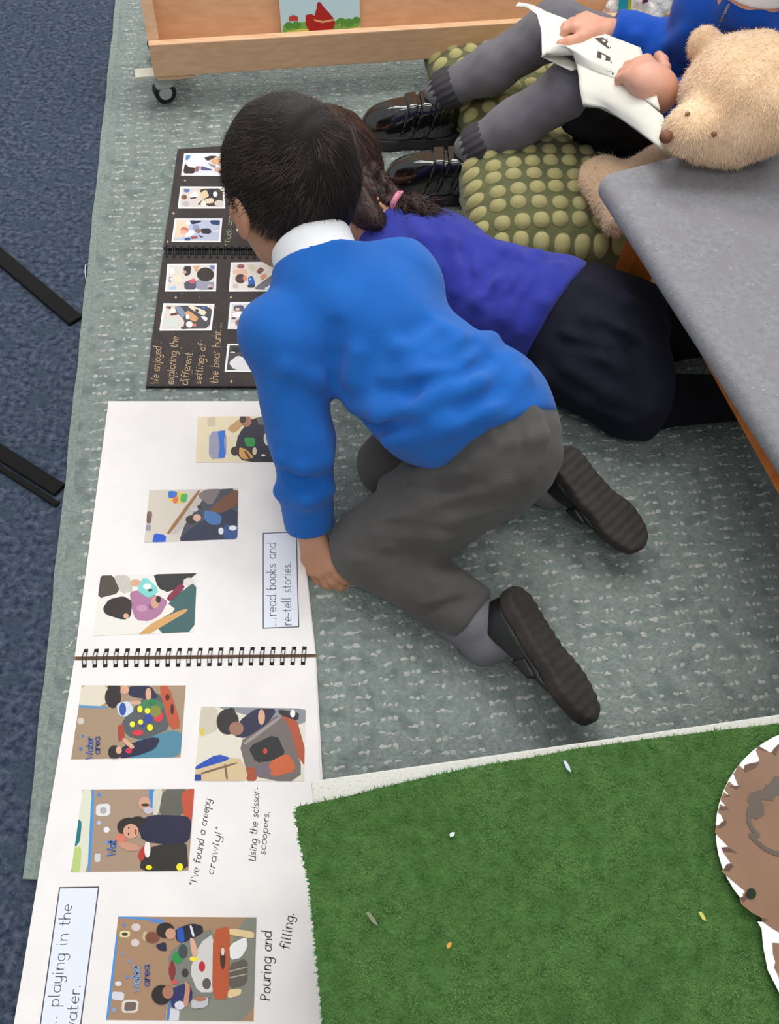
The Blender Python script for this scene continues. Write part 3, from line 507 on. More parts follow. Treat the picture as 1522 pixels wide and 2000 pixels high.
photo(kb, [(255, 138), (782, 135), (772, 430), (230, 432)], [((216, 208, 200),), ((230, 228, 226), [(275, 180), (325, 180), (325, 250), (285, 250)]), ((90, 90, 95), [(275, 275), (300, 275), (298, 330), (272, 330)]), ((232, 232, 228), (290, 300, 12, 20)), ((224, 216, 190), [(320, 260), (410, 250), (420, 330), (320, 330)]), ((160, 190, 222), [(285, 385), (350, 370), (350, 412), (270, 412)]), ((50, 44, 52), [(425, 165), (510, 160), (500, 250), (440, 270)]), ((205, 150, 120), (440, 225, 20, 16)), ((80, 76, 96), [(430, 330), (560, 300), (560, 410), (440, 412)]), ((200, 90, 110), [(480, 310), (550, 290), (550, 350), (490, 340)]), ((214, 160, 120), [(530, 160), (600, 155), (560, 230)]), ((146, 148, 166), [(560, 300), (700, 330), (765, 330), (750, 415), (560, 412)]), ((120, 126, 180), [(700, 150), (760, 155), (755, 200), (720, 190)]), ((52, 46, 44), (660, 250, 92, 74)), ((210, 170, 150), (705, 375, 24, 18)), ((60, 54, 54), (712, 398, 22, 12))], b5, ZP, W)
photo(kb, [(930, 122), (1480, 112), (1480, 430), (908, 433)], [((222, 214, 206),), ((150, 90, 95), (1035, 165, 40, 24)), ((226, 186, 164), [(950, 200), (1080, 190), (1120, 250), (960, 250)]), ((82, 58, 62), (1032, 295, 56, 50)), ((212, 150, 120), (1082, 290, 24, 34)), ((40, 96, 180), [(1110, 280), (1160, 260), (1195, 360), (1120, 380)]), ((140, 200, 230), (1135, 300, 14, 12)), ((210, 205, 170), [(1100, 150), (1170, 145), (1200, 200), (1150, 220)]), ((130, 88, 74), [(1195, 225), (1240, 170), (1290, 200), (1240, 250)]), ((215, 150, 120), [(1235, 270), (1290, 235), (1320, 270), (1260, 320)]), ((112, 112, 120), [(1180, 390), (1400, 230), (1480, 230), (1480, 412), (1200, 412)]), ((212, 218, 228), [(1260, 412), (1400, 330), (1480, 320), (1480, 412)]), ((40, 60, 90), [(1105, 360), (1190, 350), (1180, 390), (1110, 390)]), ((200, 190, 180), (980, 370, 30, 24))], b5, ZP, W)
photo(kb, [(215, 555), (757, 562), (725, 845), (170, 848)], [((216, 206, 196),), ((72, 70, 74), [(330, 580), (740, 585), (710, 825), (420, 830), (440, 740), (350, 650)]), ((126, 140, 162), [(330, 590), (400, 590), (450, 660), (420, 720), (370, 660)]), ((110, 60, 50), [(240, 590), (300, 590), (290, 620), (250, 610)]), ((236, 226, 214), (310, 640, 30, 34)), ((90, 60, 60), [(280, 670), (360, 650), (365, 680), (290, 690)]), ((206, 212, 204), [(215, 740), (330, 700), (400, 790), (270, 825)]), ((206, 158, 108), [(438, 655), (480, 630), (592, 715), (550, 758), (460, 710)]), ((240, 232, 224), (470, 700, 20, 28)), ((226, 214, 188), [(470, 590), (520, 580), (680, 645), (640, 690), (540, 640)]), ((60, 60, 50), [(545, 620), (580, 615), (590, 650), (560, 660)]), ((70, 100, 190), (640, 603, 22, 16)), ((226, 222, 230), [(605, 695), (650, 690), (690, 720), (660, 752)]), ((232, 226, 220), (490, 780, 36, 34)), ((200, 110, 100), [(525, 770), (570, 775), (555, 808), (520, 800)]), ((60, 60, 60), [(400, 800), (470, 815), (460, 830), (400, 830)])], b5, ZP, W)
photo(kb, [(920, 545), (1480, 540), (1480, 832), (895, 830)], [((206, 200, 206),), ((80, 82, 100), [(960, 580), (1060, 575), (1080, 640), (960, 640)]), ((216, 180, 160), (1000, 620, 24, 16)), ((235, 232, 232), [(940, 660), (1040, 640), (1060, 690), (960, 720)]), ((236, 234, 238), [(1080, 580), (1240, 560), (1240, 640), (1100, 660)]), ((60, 56, 70), [(1060, 650), (1100, 660), (1080, 730), (1040, 720)]), ((226, 186, 150), [(1060, 710), (1200, 660), (1190, 720), (1080, 750)]), ((150, 100, 80), (1010, 760, 34, 30)), ((60, 70, 150), [(1040, 760), (1110, 740), (1110, 812), (1060, 812)]), ((110, 80, 66), (960, 715, 26, 12)), ((226, 222, 220), (950, 790, 26, 28))], b5, ZP, W)
photo(kb, [(895, 985), (1480, 985), (1480, 1285), (862, 1283)], [((66, 62, 66),), ((214, 212, 214), [(905, 1185), (1000, 1110), (1060, 1130), (1190, 1262), (960, 1262)]), ((140, 86, 76), [(1040, 1010), (1150, 1005), (1165, 1100), (1090, 1090)]), ((20, 20, 28), [(930, 1030), (1020, 1020), (1030, 1070), (940, 1090)]), ((190, 195, 205), (950, 1078, 26, 8)), ((220, 200, 175), [(1055, 1130), (1100, 1090), (1140, 1110), (1100, 1160)]), ((205, 180, 150), [(1095, 1180), (1160, 1130), (1210, 1220), (1160, 1230)])], b5, ZP, W)
mb = MB()
for t, a, b, up, to, mi, th in (('We enjoyed', (160, 1416), (192, 1015), (-50, -5), b5, 0, .15), ('exploring the', (318, 1420), (372, 905), (-50, -5), b5, 0, .15), ('different', (470, 1424), (524, 1080), (-50, -7), b5, 0, .15), ('settings of', (610, 1414), (666, 980), (-48, -6), b5, 0, .15), ('the bear hunt....', (788, 1406), (832, 752), (-50, -4), b5, 0, .15), ('"Tuck can', (872, 1172), (905, 815), (-36, -2), b4, 1, .2)):
    zz = ZP+.0003; mb = MB(); write(mb, t, P(*to(*a), zz), P(*to(*b), zz), P(*to(a[0]+up[0], a[1]+up[1]), zz)-P(*to(*a), zz), 0, th, .2, .05, .05); mb.build('handwriting', (goldpen, greenpen)[mi], kb, label=('gold handwriting', 'pale green handwriting')[mi])
for x, y, to, r in ((345, 495, b5, 17), (930, 492, b5, 17), (360, 425, b4, 17), (228, 800, b4, 18), (160, 1125, b4, 17), (935, 1385, b5, 20)):
    pts = [to(x+r*(1 if i % 2 == 0 else .42)*math.cos(i*math.pi/4), y+r*(1 if i % 2 == 0 else .42)*math.sin(i*math.pi/4)) for i in range(8)]; mb = MB(); mb.poly([P(*q, ZP+.0003) for q in pts][::-1], 0); mb.build('gold_star', goldpen, kb)
mb = MB()
for i in range(30):
    x, y = rng.uniform(120, 900), rng.uniform(450, 1420); c = P(*b5(x, y), ZP+.0002); mb.disc(c, .0007, (1, 0, 0), (0, 1, 0), 0, 6)
o = mb.build('gold_specks', goldpen, kb); o['kind'] = 'stuff'
# ------------------------------------------------------------------ beech display unit on castors
beech = wood('beech', (214, 171, 132), (224, 184, 148), (4, 40, 60), math.radians(-17.7)); beech_in = wood('beech_panel', (208, 162, 122), (218, 174, 136), (3, 40, 50), math.radians(-17.7))
creamp = mat('cream_plate', (205, 200, 184), .5); rubber = mat('black_rubber', (22, 21, 22), .6); hubm = mat('grey_hub', (178, 182, 180), .4)
A0 = P(302, 152, .075); sx_ = nrm(P(850, 115, .075)-A0); nb_ = np.array([-sx_[1], sx_[0], 0]); Zu = np.array([0, 0, 1.])
zt = PL(299, 88, A0, nb_)[2]
SL = 1.22; lean = nrm(np.array([nb_[0]*.26, nb_[1]*.26, 1.])); DB = .075
t = thing('bookcase', 'beech wood display bookcase on castors, at the top behind the children', 'bookcase', A0-np.array([0, 0, .075]))
mb = MB(); mb.box(A0, sx_*SL, nb_*.016, Zu*(zt-.075), bev=.002); mb.build('front_lip', beech, t, False)
mb = MB(); mb.box(A0+nb_*.016+sx_*.02, sx_*(SL-.04), nb_*(DB-.016), Zu*.016, bev=0); mb.build('base_shelf', beech_in, t)
B0 = A0+nb_*DB
mb = MB(); mb.box(B0+sx_*.02, sx_*(SL-.04), nb_*.012, lean*.62); mb.build('back_panel', beech_in, t)
for s in (0, SL-.02):
    a = A0+sx_*s+np.array([0, 0, .0]); q = [a+nb_*.0165+Zu*.0, a+nb_*(DB+.05), a+nb_*(DB+.05)+lean*.62, a+nb_*.03+lean*.62, a+nb_*.0165+Zu*(zt-.075)]
    mb = MB(); mb.hexa(q, [v+sx_*.02 for v in q]); mb.build('side_panel', beech, t)
for s in (-.02, SL-.08):
    mb = MB(); a = A0+sx_*(s+.024)+nb_*.004-Zu*.0085; mb.box(a, sx_*.07, nb_*.22, Zu*.008, bev=.001); ft = mb.build('foot_block', beech, t)
    mb = MB(); mb.box(A0+sx_*(s-.015)+nb_*.006-Zu*.006, sx_*.045, nb_*.028, Zu*.006, bev=.001); mb.build('plate', creamp, t)
    for d in (.035, .19):
        c = A0+sx_*(s+.032)+nb_*d; c[2] = RZ+.021; ax = nrm(sx_*.25+nb_*-.97); uu = nrm(np.cross(Zu, ax))
        mb = MB(); mb.tube([c-Zu*.0+ax*.0-ax*.009, c+ax*.009], .021, 0, 20); mb.tube([c-ax*.0102, c+ax*.0102], .013, 1, 16)
        cs = mb.build('caster', [rubber, hubm], t, False)
        mb = MB(); mb.box(c-ax*.014-uu*.016+Zu*.012, ax*.028, uu*.034, Zu*(.075-RZ-.021-.021), 0, .002); mb.build('fork', hubm, cs)
# picture book with a red hen
bp = B0+sx_*.02-nb_*.004; bn = nrm(np.cross(sx_, lean)); bn = bn if bn[1] > 0 else -bn
oc = bp-bn*.008
def cov(x, y, k=0): return PL(x, y, oc-bn*(.0006+k*.00005), bn)
e0, e1 = cov(552, 82), cov(704, 77); uX = nrm(e1-e0); wB = np.linalg.norm(e1-e0)
hb = thing('picture_book', 'picture book with a red hen on the cover, propped in the beech bookcase', 'book', e0)
mb = MB(); mb.box(e0-lean*.03, uX*wB, bn*.007, lean*.25, bev=.0008); mb.build('pages', paper, hb)
mb = MB(); mats = []
c1 = lambda x, y: (x/2.0026, y/2.0026)
def cp(col, pts):
    k = ink(col)
    if k not in mats: mats.append(k)
    mb.poly([cov(*c1(*p), len(mb.F)+1) for p in pts][::-1], mats.index(k))
o0, o1 = e0-lean*.03-bn*.00005, e0-lean*.03+uX*wB-bn*.00005
mats.append(ink((186, 222, 232))); mb.poly([o0, o1, o1+lean*.25, o0+lean*.25], 0)
cp((118, 176, 84), [(1106, 100), (1150, 92), (1195, 84), (1300, 82), (1340, 80), (1407, 70), (1409, 156), (1106, 168)]); cp((206, 212, 92), [(1106, 128), (1180, 112), (1330, 120), (1409, 102), (1410, 168), (1106, 176)])
for x, y, r in ((1130, 100, 18), (1160, 98, 18), (1335, 86, 20), (1365, 88, 20), (1395, 78, 16)): cp((86, 148, 62), arc(x, y, r, r*.8, 0, 340, 12))
cp((190, 70, 60), [(1130, 82), (1130, 66), (1148, 58), (1166, 66), (1166, 82)])
cp((232, 200, 150), [(1330, 84), (1326, 100), (1332, 100)])
cp((168, 36, 34), [(1195, 60), (1218, 54), (1230, 62), (1240, 30), (1240, 14), (1248, 6), (1258, 14), (1264, 24), (1284, 46), (1306, 72), (1312, 92), (1300, 122), (1275, 140), (1248, 142), (1214, 128), (1197, 98)])
cp((214, 170, 120), [(1228, 74), (1262, 82), (1306, 74), (1308, 80), (1262, 90), (1230, 82)])
cp((220, 214, 190), [(1130, 150), (1150, 140), (1180, 143), (1182, 155), (1130, 160)])
mb.build('cover', mats, hb)

# ------------------------------------------------------------------ low table with the grass mat
lam = mat('speckled_laminate', (206, 204, 196), .5, .1, 300, (178, 176, 168), 420, contrast=(.5, .75)); legm = mat('table_leg_grey', (120, 120, 122), .5)
TZ = .2
T0, T1 = P(608, 1525, TZ), P(1522, 1395, TZ); tx = nrm(T1-T0); ty = np.array([tx[1], -tx[0], 0])   # ty points to the photographer
t = thing('low_table', 'low table with pale speckled top under the green grass mat', 'table', (T0+tx*.3+ty*.22)*np.array([1, 1, 0]))
mb = MB(); mb.box(T0-Zu*.022, tx*.78, ty*.56, Zu*.022, bev=.0015); mb.build('tabletop', lam, t)
for a in (.05, .73):
    for b in (.06, .50):
        c = T0+tx*a+ty*b; z0 = RZ if c[1] > .1 else RZ
        mb = MB(); mb.tube([np.array([c[0], c[1], .0068 if a > .5 or b < .2 else .0068]), np.array([c[0], c[1], TZ-.022])], .014, n=14); mb.build('leg', legm, t, True)
turf = mat('artificial_turf', (54, 86, 42), .95, .9, 300, (78, 114, 60), 90, dist=.004, contrast=(.3, .7), spec=.1)
turf2 = mat('turf_blades', (70, 106, 52), .9, rgb2=(92, 126, 70), vscale=25, spec=.1); turf3 = mat('turf_edge', (74, 150, 84), .9, spec=.1)
MZ = TZ+.009
edge = [(579, 1579), (586, 1574), (672, 1557), (768, 1533), (860, 1512), (939, 1496), (1040, 1479), (1129, 1462), (1260, 1444), (1382, 1429), (1522, 1413)]
left = [(604, 1722), (612, 1800), (620, 1880), (627, 1960), (634, 2040), (640, 2120)]
top = [P(x, y, MZ) for x, y in edge]; R1 = top[-1]+tx*.22; Bl = P(650, 2300, MZ)
LL = [P(x, y, MZ) for x, y in ((577, 1586), (585, 1640), (594, 1680))+tuple(left)]
ring = LL[::-1]+top+[R1, R1+ty*.42, LL[-1]+ty*.1]
mb = MB(); ce = np.mean(ring, 0); mb.hexa([p-Zu*.0085 for p in ring][::-1], [p for p in ring][::-1])
V = np.array(mb.V); F = mb.F
gm = thing('grass_mat', 'green artificial grass mat lying on the low table', 'mat', (T0+tx*.3+ty*.2)*np.array([1, 1, 0])+np.array([0, 0, TZ]))
gb = obj('backing', V, F, turf, gm, smooth=False)
n = 70000; rg = np.array(ring)[:, :2]
c = np.column_stack([rng.uniform(-.08, .75, n*2), rng.uniform(-.32, .36, n*2)])
def inside(pts, poly):
    r = np.zeros(len(pts), bool); j = len(poly)-1
    for i in range(len(poly)):
        a, b = poly[i], poly[j]; m = (a[1] > pts[:, 1]) != (b[1] > pts[:, 1])
        with np.errstate(divide='ignore', invalid='ignore'): r ^= m & (pts[:, 0] < (b[0]-a[0])*(pts[:, 1]-a[1])/(b[1]-a[1])+a[0])
        j = i
    return r
c = c[inside(c, rg)]; c = c[c[:, 1] > -.14]; n = len(c)
rt3 = np.column_stack([c, np.full(n, MZ-.0005)]); an = rng.uniform(0, 6.28, n); Vb, Fb = strips(rt3, np.column_stack([np.cos(an), np.sin(an), np.zeros(n)]), np.tile([0, 0, 1.], (n, 1)), .0042, .0013, 1, lift=.35)
o = obj('pile', Vb, Fb, turf2, gm); o['kind'] = 'stuff'
mb = MB()
for q in (top, LL):
    for a, b in zip(q[:-1], q[1:]):
        for k in range(int(np.linalg.norm(b-a)/.0012)):
            p = a+(b-a)*random.random()-Zu*random.uniform(.001, .008); out = nrm(p-ce)*np.array([1, 1, 0]); s = nrm(b-a)*.0008; v = out*random.uniform(.001, .0035)+Zu*random.uniform(-.002, .003)+s*random.gauss(0, 1.5)
            mb.poly([p-s, p+s, p+v])
o = mb.build('edge_fibres', turf3, gm, label='lighter green frayed edge'); o['kind'] = 'stuff'
# laminated brown cut-out with a white jagged border
lamw = mat('laminated_white', (236, 236, 234), .25, spec=.5, coat=.4); lamb = mat('laminated_brown', (140, 106, 82), .28, rgb2=(128, 94, 70), vscale=14, spec=.5, coat=.4); lamd = mat('laminated_dark', (92, 62, 48), .3, spec=.5, coat=.4); lamg = mat('laminated_scribble', (92, 80, 70), .3, spec=.5, coat=.4)
CZ = MZ+.009
def cz(x, y): return CZ
def cpt(x, y, k=0): return P(x, y, cz(x, y)+k*.0003)
t = thing('paper_cutout', 'brown laminated paper cut-out with white jagged border, lying on the grass mat', 'cutout', P(1600, 1640, MZ))
outl = [(1600+202*math.cos(math.radians(a)), 1622+203*math.sin(math.radians(a))) for a in range(118, 420, 7)]
neck = [(1726, 1800), (1720, 1850), (1735, 1930), (1700, 2020), (1620, 2060), (1560, 2010), (1522, 1938), (1500, 1895), (1491, 1850), (1488, 1815), (1480, 1800)]
body = outl+neck
mb = MB(); cc = cpt(1605, 1625)
def sheet(pts, k, m, cen):
    q = [cpt(x, y, k) for x, y in pts]; a = sum(q[i-1][0]*q[i][1]-q[i][0]*q[i-1][1] for i in range(len(q))); mb.poly(q if a > 0 else q[::-1], m)
mb.poly([cpt(x, y, 0) for x, y in body][::-1], 0)
mb.poly([cpt(x, y, -1.2) for x, y in body], 0)
for i in range(len(body)): a, b = body[i], body[(i+1) % len(body)]; mb.poly([cpt(*a, 0), cpt(*b, 0), cpt(*b, -1.2), cpt(*a, -1.2)], 0)
mb.build('backing', lamw, t)
mb = MB(); c9 = lambda x, y: (1360+x/3.7037, 1420+y/3.7037)
jag = [(640, 60), (598, 122), (560, 160), (545, 185), (525, 178), (455, 138), (432, 165), (458, 232), (440, 272), (395, 262), (352, 275), (345, 305), (302, 270), (285, 318), (270, 335), (305, 425), (285, 432), (238, 392), (225, 412), (205, 452), (235, 486), (228, 490), (202, 470), (185, 500), (178, 530), (212, 566), (200, 572), (172, 555), (160, 620), (178, 630), (202, 680), (182, 690), (180, 715), (145, 710), (136, 765), (234, 866), (185, 872), (195, 905), (252, 985), (222, 992), (215, 1020), (180, 1040), (260, 1110), (355, 1188), (335, 1212), (345, 1225), (312, 1238), (328, 1282), (400, 1340), (470, 1378), (478, 1405), (540, 1450), (600, 1485), (700, 1500), (900, 1490), (1150, 1380), (1350, 1150), (1440, 900), (1420, 600), (1300, 330), (1100, 140), (880, 40)]
q = [c9(*p) for p in jag]; sheet(q, 1, 0, (1610, 1622))
q2 = [c9(*p) for p in [(552, 1560), (700, 1572), (820, 1560), (900, 1700), (860, 1900), (760, 2080), (640, 2000), (596, 1800), (565, 1740), (574, 1700), (556, 1640)]]; sheet(q2, 1, 0, (1550, 1900))
for p in ([(180, 872), (235, 870), (298, 910), (250, 905), (200, 898)], [(222, 992), (252, 985), (272, 1005), (240, 1042), (195, 1040)], [(312, 1238), (345, 1222), (372, 1190), (380, 1230), (345, 1268)], [(345, 305), (352, 275), (395, 262), (460, 250), (440, 290), (350, 330)], [(455, 138), (525, 178), (470, 165), (440, 150)], [(182, 690), (215, 670), (222, 700), (180, 730), (150, 728)], [(470, 1378), (525, 1395), (480, 1408)], [(235, 425), (305, 425), (330, 425), (290, 450)], [(545, 185), (560, 160), (598, 122), (620, 130), (590, 170), (575, 210)], [(210, 575), (240, 590), (215, 600), (160, 605), (170, 580)], [(228, 488), (250, 500), (200, 508)]):
    mb.poly([cpt(*c9(*v), 2) for v in p][::-1] if sum((p[i-1][0]*p[i][1]-p[i][0]*p[i-1][1]) for i in range(len(p))) > 0 else [cpt(*c9(*v), 2) for v in p], 1)
def stroke(pts, wd, m, k=2):
    for (a, b) in zip(pts[:-1], pts[1:]):
        k += .06; a, b = cpt(*c9(*a), k), cpt(*c9(*b), k); s = np.cross(Zu, nrm(b-a))*wd/2; e = nrm(b-a)*wd*.25; mb.poly([a-s-e, b-s+e, b+s+e, a+s-e], m)
stroke([(640, 390), (590, 390), (560, 430), (585, 460), (520, 450), (540, 500), (470, 490), (420, 510), (405, 540), (455, 560), (460, 610), (430, 630), (385, 610)], .0085, 2)
stroke([(385, 600), (382, 690), (410, 740), (450, 780), (395, 785), (440, 830), (500, 880), (570, 912), (680, 930)], .004, 2, 3.2)
ph = [c9(400+36*math.cos(a), 1205+40*math.sin(a)) for a in np.linspace(0, 6.0, 14)]; mb.poly([cpt(*v, 5) for v in ph][::-1], 3)
mb.build('printed_front', [lamb, lamd, lamg, mat('hole_dark', (28, 40, 22), .9)], t, label='brown front with dark scribbles and a punched hole')
def scrap(px, wd, ang, label, col):
    c = P(*px, MZ+.004); u = np.array([math.cos(ang), math.sin(ang), 0]); v = np.array([-u[1], u[0], 0]); m = MB()
    b = [c+u*a+v*b_ for a, b_ in ((-wd, -.0012), (wd*.3, -.0016), (wd, .0006), (wd*.2, .002), (-wd*.8, .0014))]; m.hexa(b, [p+Zu*.0006 for p in b]); tag(m.build('scrap', mat('scrap_%d' % col[0], col, .7)), label, 'scrap')
scrap((1108, 1497), .0065, -1.1, 'pale blue-grey scrap on the grass mat near its back edge', (190, 200, 210)); scrap((727, 1795), .0075, -.8, 'grey-brown flake on the grass mat towards its left side', (120, 124, 96)); scrap((884, 1630), .003, .5, 'tiny white speck in the middle of the grass mat', (205, 212, 205))
scrap((1372, 1790), .0045, -1, 'tiny yellow straw on the grass mat beside the brown cut-out', (196, 190, 90)); scrap((878, 1846), .003, .8, 'tiny orange fleck low on the grass mat', (206, 150, 50))

# ------------------------------------------------------------------ grey upholstered low chair
felt = mat('grey_felt', (124, 124, 128), .95, .5, 500, (142, 142, 146), 120, sheen=.3, spec=.15, contrast=(.3, .7), rgb3=(132, 128, 134), v3=30)
lint = mat('felt_lint', (196, 194, 196), .9); owood = wood('orange_wood', (214, 126, 54), (196, 106, 42), (30, 30, 4)); 
SZ = .28
C0 = P(1166, 336, SZ); e1 = nrm(P(1522, 878, SZ)-C0); e2 = np.array([-e1[1], e1[0], 0])
if e2[0] < 0: e2 = -e2
e2s = nrm(P(1522, 247, SZ)-C0)
t = thing('lounge_chair', 'grey felt low chair with orange wooden frame, at the right edge', 'chair', (C0+e1*.28+e2s*.15)*np.array([1, 1, 0])+np.array([0, 0, RZ]))
def rounded(o, a, b, la, lb, r, n=6):
    pts = []
    for (cx, cy, q) in ((r, r, 180), (la-r, r, 270), (la-r, lb-r, 0), (r, lb-r, 90)):
        for k in range(n+1): g = math.radians(q+90*k/n); pts.append(o+a*(cx+r*math.cos(g))+b*(cy+r*math.sin(g)))
    return pts
def cushion(name, o, a, b, la, lb, th, r, m, par, up=Zu, er=.012):
    mb = MB(); prev = None; cen = o+a*la/2+b*lb/2; L = []
    for k, g in enumerate(np.linspace(-90, 90, 9)):
        ins = er*(1-math.cos(math.radians(g))); z = th/2+(th/2-er)*np.sign(g)*min(1, abs(g)/5)+er*math.sin(math.radians(g))
        L.append([p+up*z for p in rounded(o+a*ins+b*ins, a, b, la-2*ins, lb-2*ins, max(r-ins, .004))])
    N = len(L[0]); V = [v for l in L for v in l]; F = []
    for k in range(len(L)-1): F += [[k*N+i, k*N+(i+1) % N, (k+1)*N+(i+1) % N, (k+1)*N+i] for i in range(N)]
    F += [list(range(N))[::-1], [(len(L)-1)*N+i for i in range(N)]]
    if np.dot(np.cross(a, b), up) < 0: F = [f[::-1] for f in F]
    mb.add(V, F); return mb.build(name, m, par, True)
seat = cushion('seat_cushion', C0-Zu*.032, e1, e2s, .70, .40, .032, .022, felt, t, er=.015)
mb = MB()
for k in range(330):
    u, v = rng.uniform(.01, .58), rng.uniform(.01, .26); c = C0+e1*u+e2s*v+Zu*.0004; g = rng.normal(.3, .5); d = (e2*math.cos(g)+e1*math.sin(g))*rng.uniform(.0012, .004); s = np.cross(Zu, nrm(d))*.0005; mb.poly([c-s, c+d-s*.4, c+d+s*.4, c+s])
lo = mb.build('lint', lint, seat); lo['kind'] = 'stuff'
sb = PL(1484, 262, C0, Zu); off = (sb-C0)@e2s
upb = nrm(Zu+e2*.35)
cushion('backrest', C0+e1*.0+e2s*off+Zu*.001, e1, nrm(Zu+e2s*.3), .70, .30, .06, .03, felt, t, up=nrm(e2s-Zu*.3), er=.015)
ef = nrm(P(1501, 905, .232)-P(1339, 617, .232)); Rp = P(1337, 614, .232)
mb = MB(); mb.box(C0+e1*.05+e2*.05-Zu*.068, e1*.62, e2*.022, Zu*.036, bev=.002); mb.box(C0+e1*.05+e2*.30-Zu*.068, e1*.62, e2*.022, Zu*.036, bev=.002); mb.build('rail', owood, t)
rp0 = P(1300, 552, .232); mb = MB(); w0 = P(1501, 905, .232); rd = nrm(w0-P(1339, 617, .232)); rn = np.array([-rd[1], rd[0], 0]); rn = rn if rn[0] > 0 else -rn
mb.box(P(1339, 617, .232)-rd*.12-Zu*.012+rn*.0005, rd*.66, rn*.02, Zu*.02, bev=.002); mb.build('front_edge', owood, t)
lb = P(1232, 445, .2)
for o_c, hh in ((lb*np.array([1, 1, 0]), .212), (lb*np.array([1, 1, 0])+e1*.60, .212), (lb*np.array([1, 1, 0])+e2*.24, .212), (lb*np.array([1, 1, 0])+e2*.24+e1*.60, .212)):
    mb = MB(); fa = nrm(np.array([.82, -.3, 0])); fb = np.array([-fa[1], fa[0], 0])
    mb.box(o_c+np.array([0, 0, RZ+.0008]), fa*.022, nrm(fb*.6+fa*.8)*.045, Zu*(hh-RZ+.002), bev=.0015); mb.build('leg', owood, t)

# ------------------------------------------------------------------ two bobbly olive cushions
oliv = mat('olive_bobbled', (82, 84, 46), .9, .3, 300, (96, 98, 56), 40, sheen=.2)
nt = oliv.node_tree; at = nt.nodes.new('ShaderNodeAttribute'); at.attribute_name = 'bobble'; rp = nt.nodes.new('ShaderNodeValToRGB'); rp.color_ramp.elements[0].position = .06; rp.color_ramp.elements[1].position = .22
mx = nt.nodes.new('ShaderNodeMix'); mx.data_type = 'RGBA'; bs = nt.nodes['Principled BSDF']; old = bs.inputs['Base Color'].links[0].from_socket
nt.links.new(at.outputs['Fac'], rp.inputs[0]); nt.links.new(rp.outputs[0], mx.inputs['Factor']); nt.links.new(old, mx.inputs['A']); mx.inputs['B'].default_value = lin((168, 160, 106)); nt.links.new(mx.outputs['Result'], bs.inputs['Base Color'])
def pillow(c, half, h, rot, label, nb=11, ph=0):
    N = nb*18+1; u = np.linspace(-1, 1, N); X, Y = np.meshgrid(u, u, indexing='ij')
    pr = np.maximum((1-np.abs(X)**3.2), 0)**.55*np.maximum((1-np.abs(Y)**3.2), 0)**.55
    # corners drawn in a little, as on a stuffed square cushion
    k = 1-.07*(X**2)*(Y**2); shr = 1-.05*(1-pr)
    gx = np.sin((X*nb/2+ph)*math.pi)*0+(((X+1)/2*nb) % 1)-.5; gy = (((Y+1)/2*nb) % 1)-.5
    jx = .06*np.sin(np.floor((X+1)/2*nb)*7.3+np.floor((Y+1)/2*nb)*3.1)
    rr = (np.abs((gx+jx)/.41)**2.3+np.abs((gy-jx)/.41)**2.3)**(1/2.3); bump = np.clip(1-rr**2.4, 0, 1)**.8; cr, sr = math.cos(rot), math.sin(rot)
    Vs = []; Fs = []; Ms = []
    for sgn in (1, -1):
        Z = sgn*h*pr; Xw, Yw = X*half*k, Y*half*k
        nx = np.gradient(Z, half*2/(N-1), axis=0); ny = np.gradient(Z, half*2/(N-1), axis=1); nn = np.stack([-nx*sgn, -ny*sgn, np.ones_like(nx)*1.0], -1); nn[..., :2] = np.clip(nn[..., :2], -2, 2); nn /= np.linalg.norm(nn, axis=-1, keepdims=True); nn[..., 2] *= sgn
        D = bump*.0085*(np.abs(X) < .985)*(np.abs(Y) < .985)
        p = np.stack([Xw, Yw, Z], -1)+nn*D[..., None]; p = p.reshape(-1, 3); b = len(Vs)*N*N
        q = np.column_stack([p[:, 0]*cr-p[:, 1]*sr+c[0], p[:, 0]*sr+p[:, 1]*cr+c[1], np.maximum(p[:, 2]+c[2], RZ+.0005)])
        I = np.arange(N*N).reshape(N, N); F = np.stack([I[:-1, :-1], I[1:, :-1], I[1:, 1:], I[:-1, 1:]], -1).reshape(-1, 4)
        Ms.append(bump.reshape(-1)); Vs.append(q); Fs.append((F if sgn > 0 else F[:, ::-1])+b)
    V = np.concatenate(Vs); F = np.concatenate(Fs)
    o = obj('cushion', V, F, oliv); o.data.attributes.new('bobble', 'FLOAT', 'POINT').data.foreach_set('value', np.concatenate(Ms).astype(np.float32)); tag(o, label, 'cushion', 'bobbly olive cushions'); return o
q = P(1080, 395, .06); pillow((q[0], q[1], RZ+.062), .165, .062, math.radians(8), 'bobbly olive cushion nearest the grey chair, under the near grey leg', 10)
q = P(1000, 175, .05); pillow((q[0], q[1], RZ+.05), .15, .050, math.radians(24), 'bobbly olive cushion under the bookcase edge, behind the far grey leg', 9)
# ------------------------------------------------------------------ people
def cloth(name, c, c2, vs=14, weave=700, b=.35): return mat(name, c, .9, b, weave, c2, vs, sheen=.12 if sum(c) > 200 else 0, spec=.15, contrast=(.3, .7), dist=.0015)
skinA = mat('skin_tan', (196, 146, 116), .5, .06, 300, (188, 134, 104), 14, spec=.35); skinB = mat('skin_fair', (226, 172, 148), .5, .06, 300, (220, 158, 134), 16, spec=.35)
hairm = mat('hair_black', (26, 21, 20), .6, rgb2=(36, 30, 28), vscale=40, spec=.1); hairs = mat('hair_black_strands', (38, 31, 29), .55, rgb2=(64, 55, 51), vscale=22, spec=.12)
hairb = mat('hair_dark_brown', (40, 25, 22), .5, rgb2=(62, 40, 33), vscale=60, spec=.35)
royal = cloth('royal_blue_knit', (18, 92, 176), (26, 102, 188)); violet = cloth('violet_blue_knit', (44, 52, 150), (52, 60, 160)); cobalt = cloth('cobalt_knit', (10, 72, 172), (16, 82, 184))
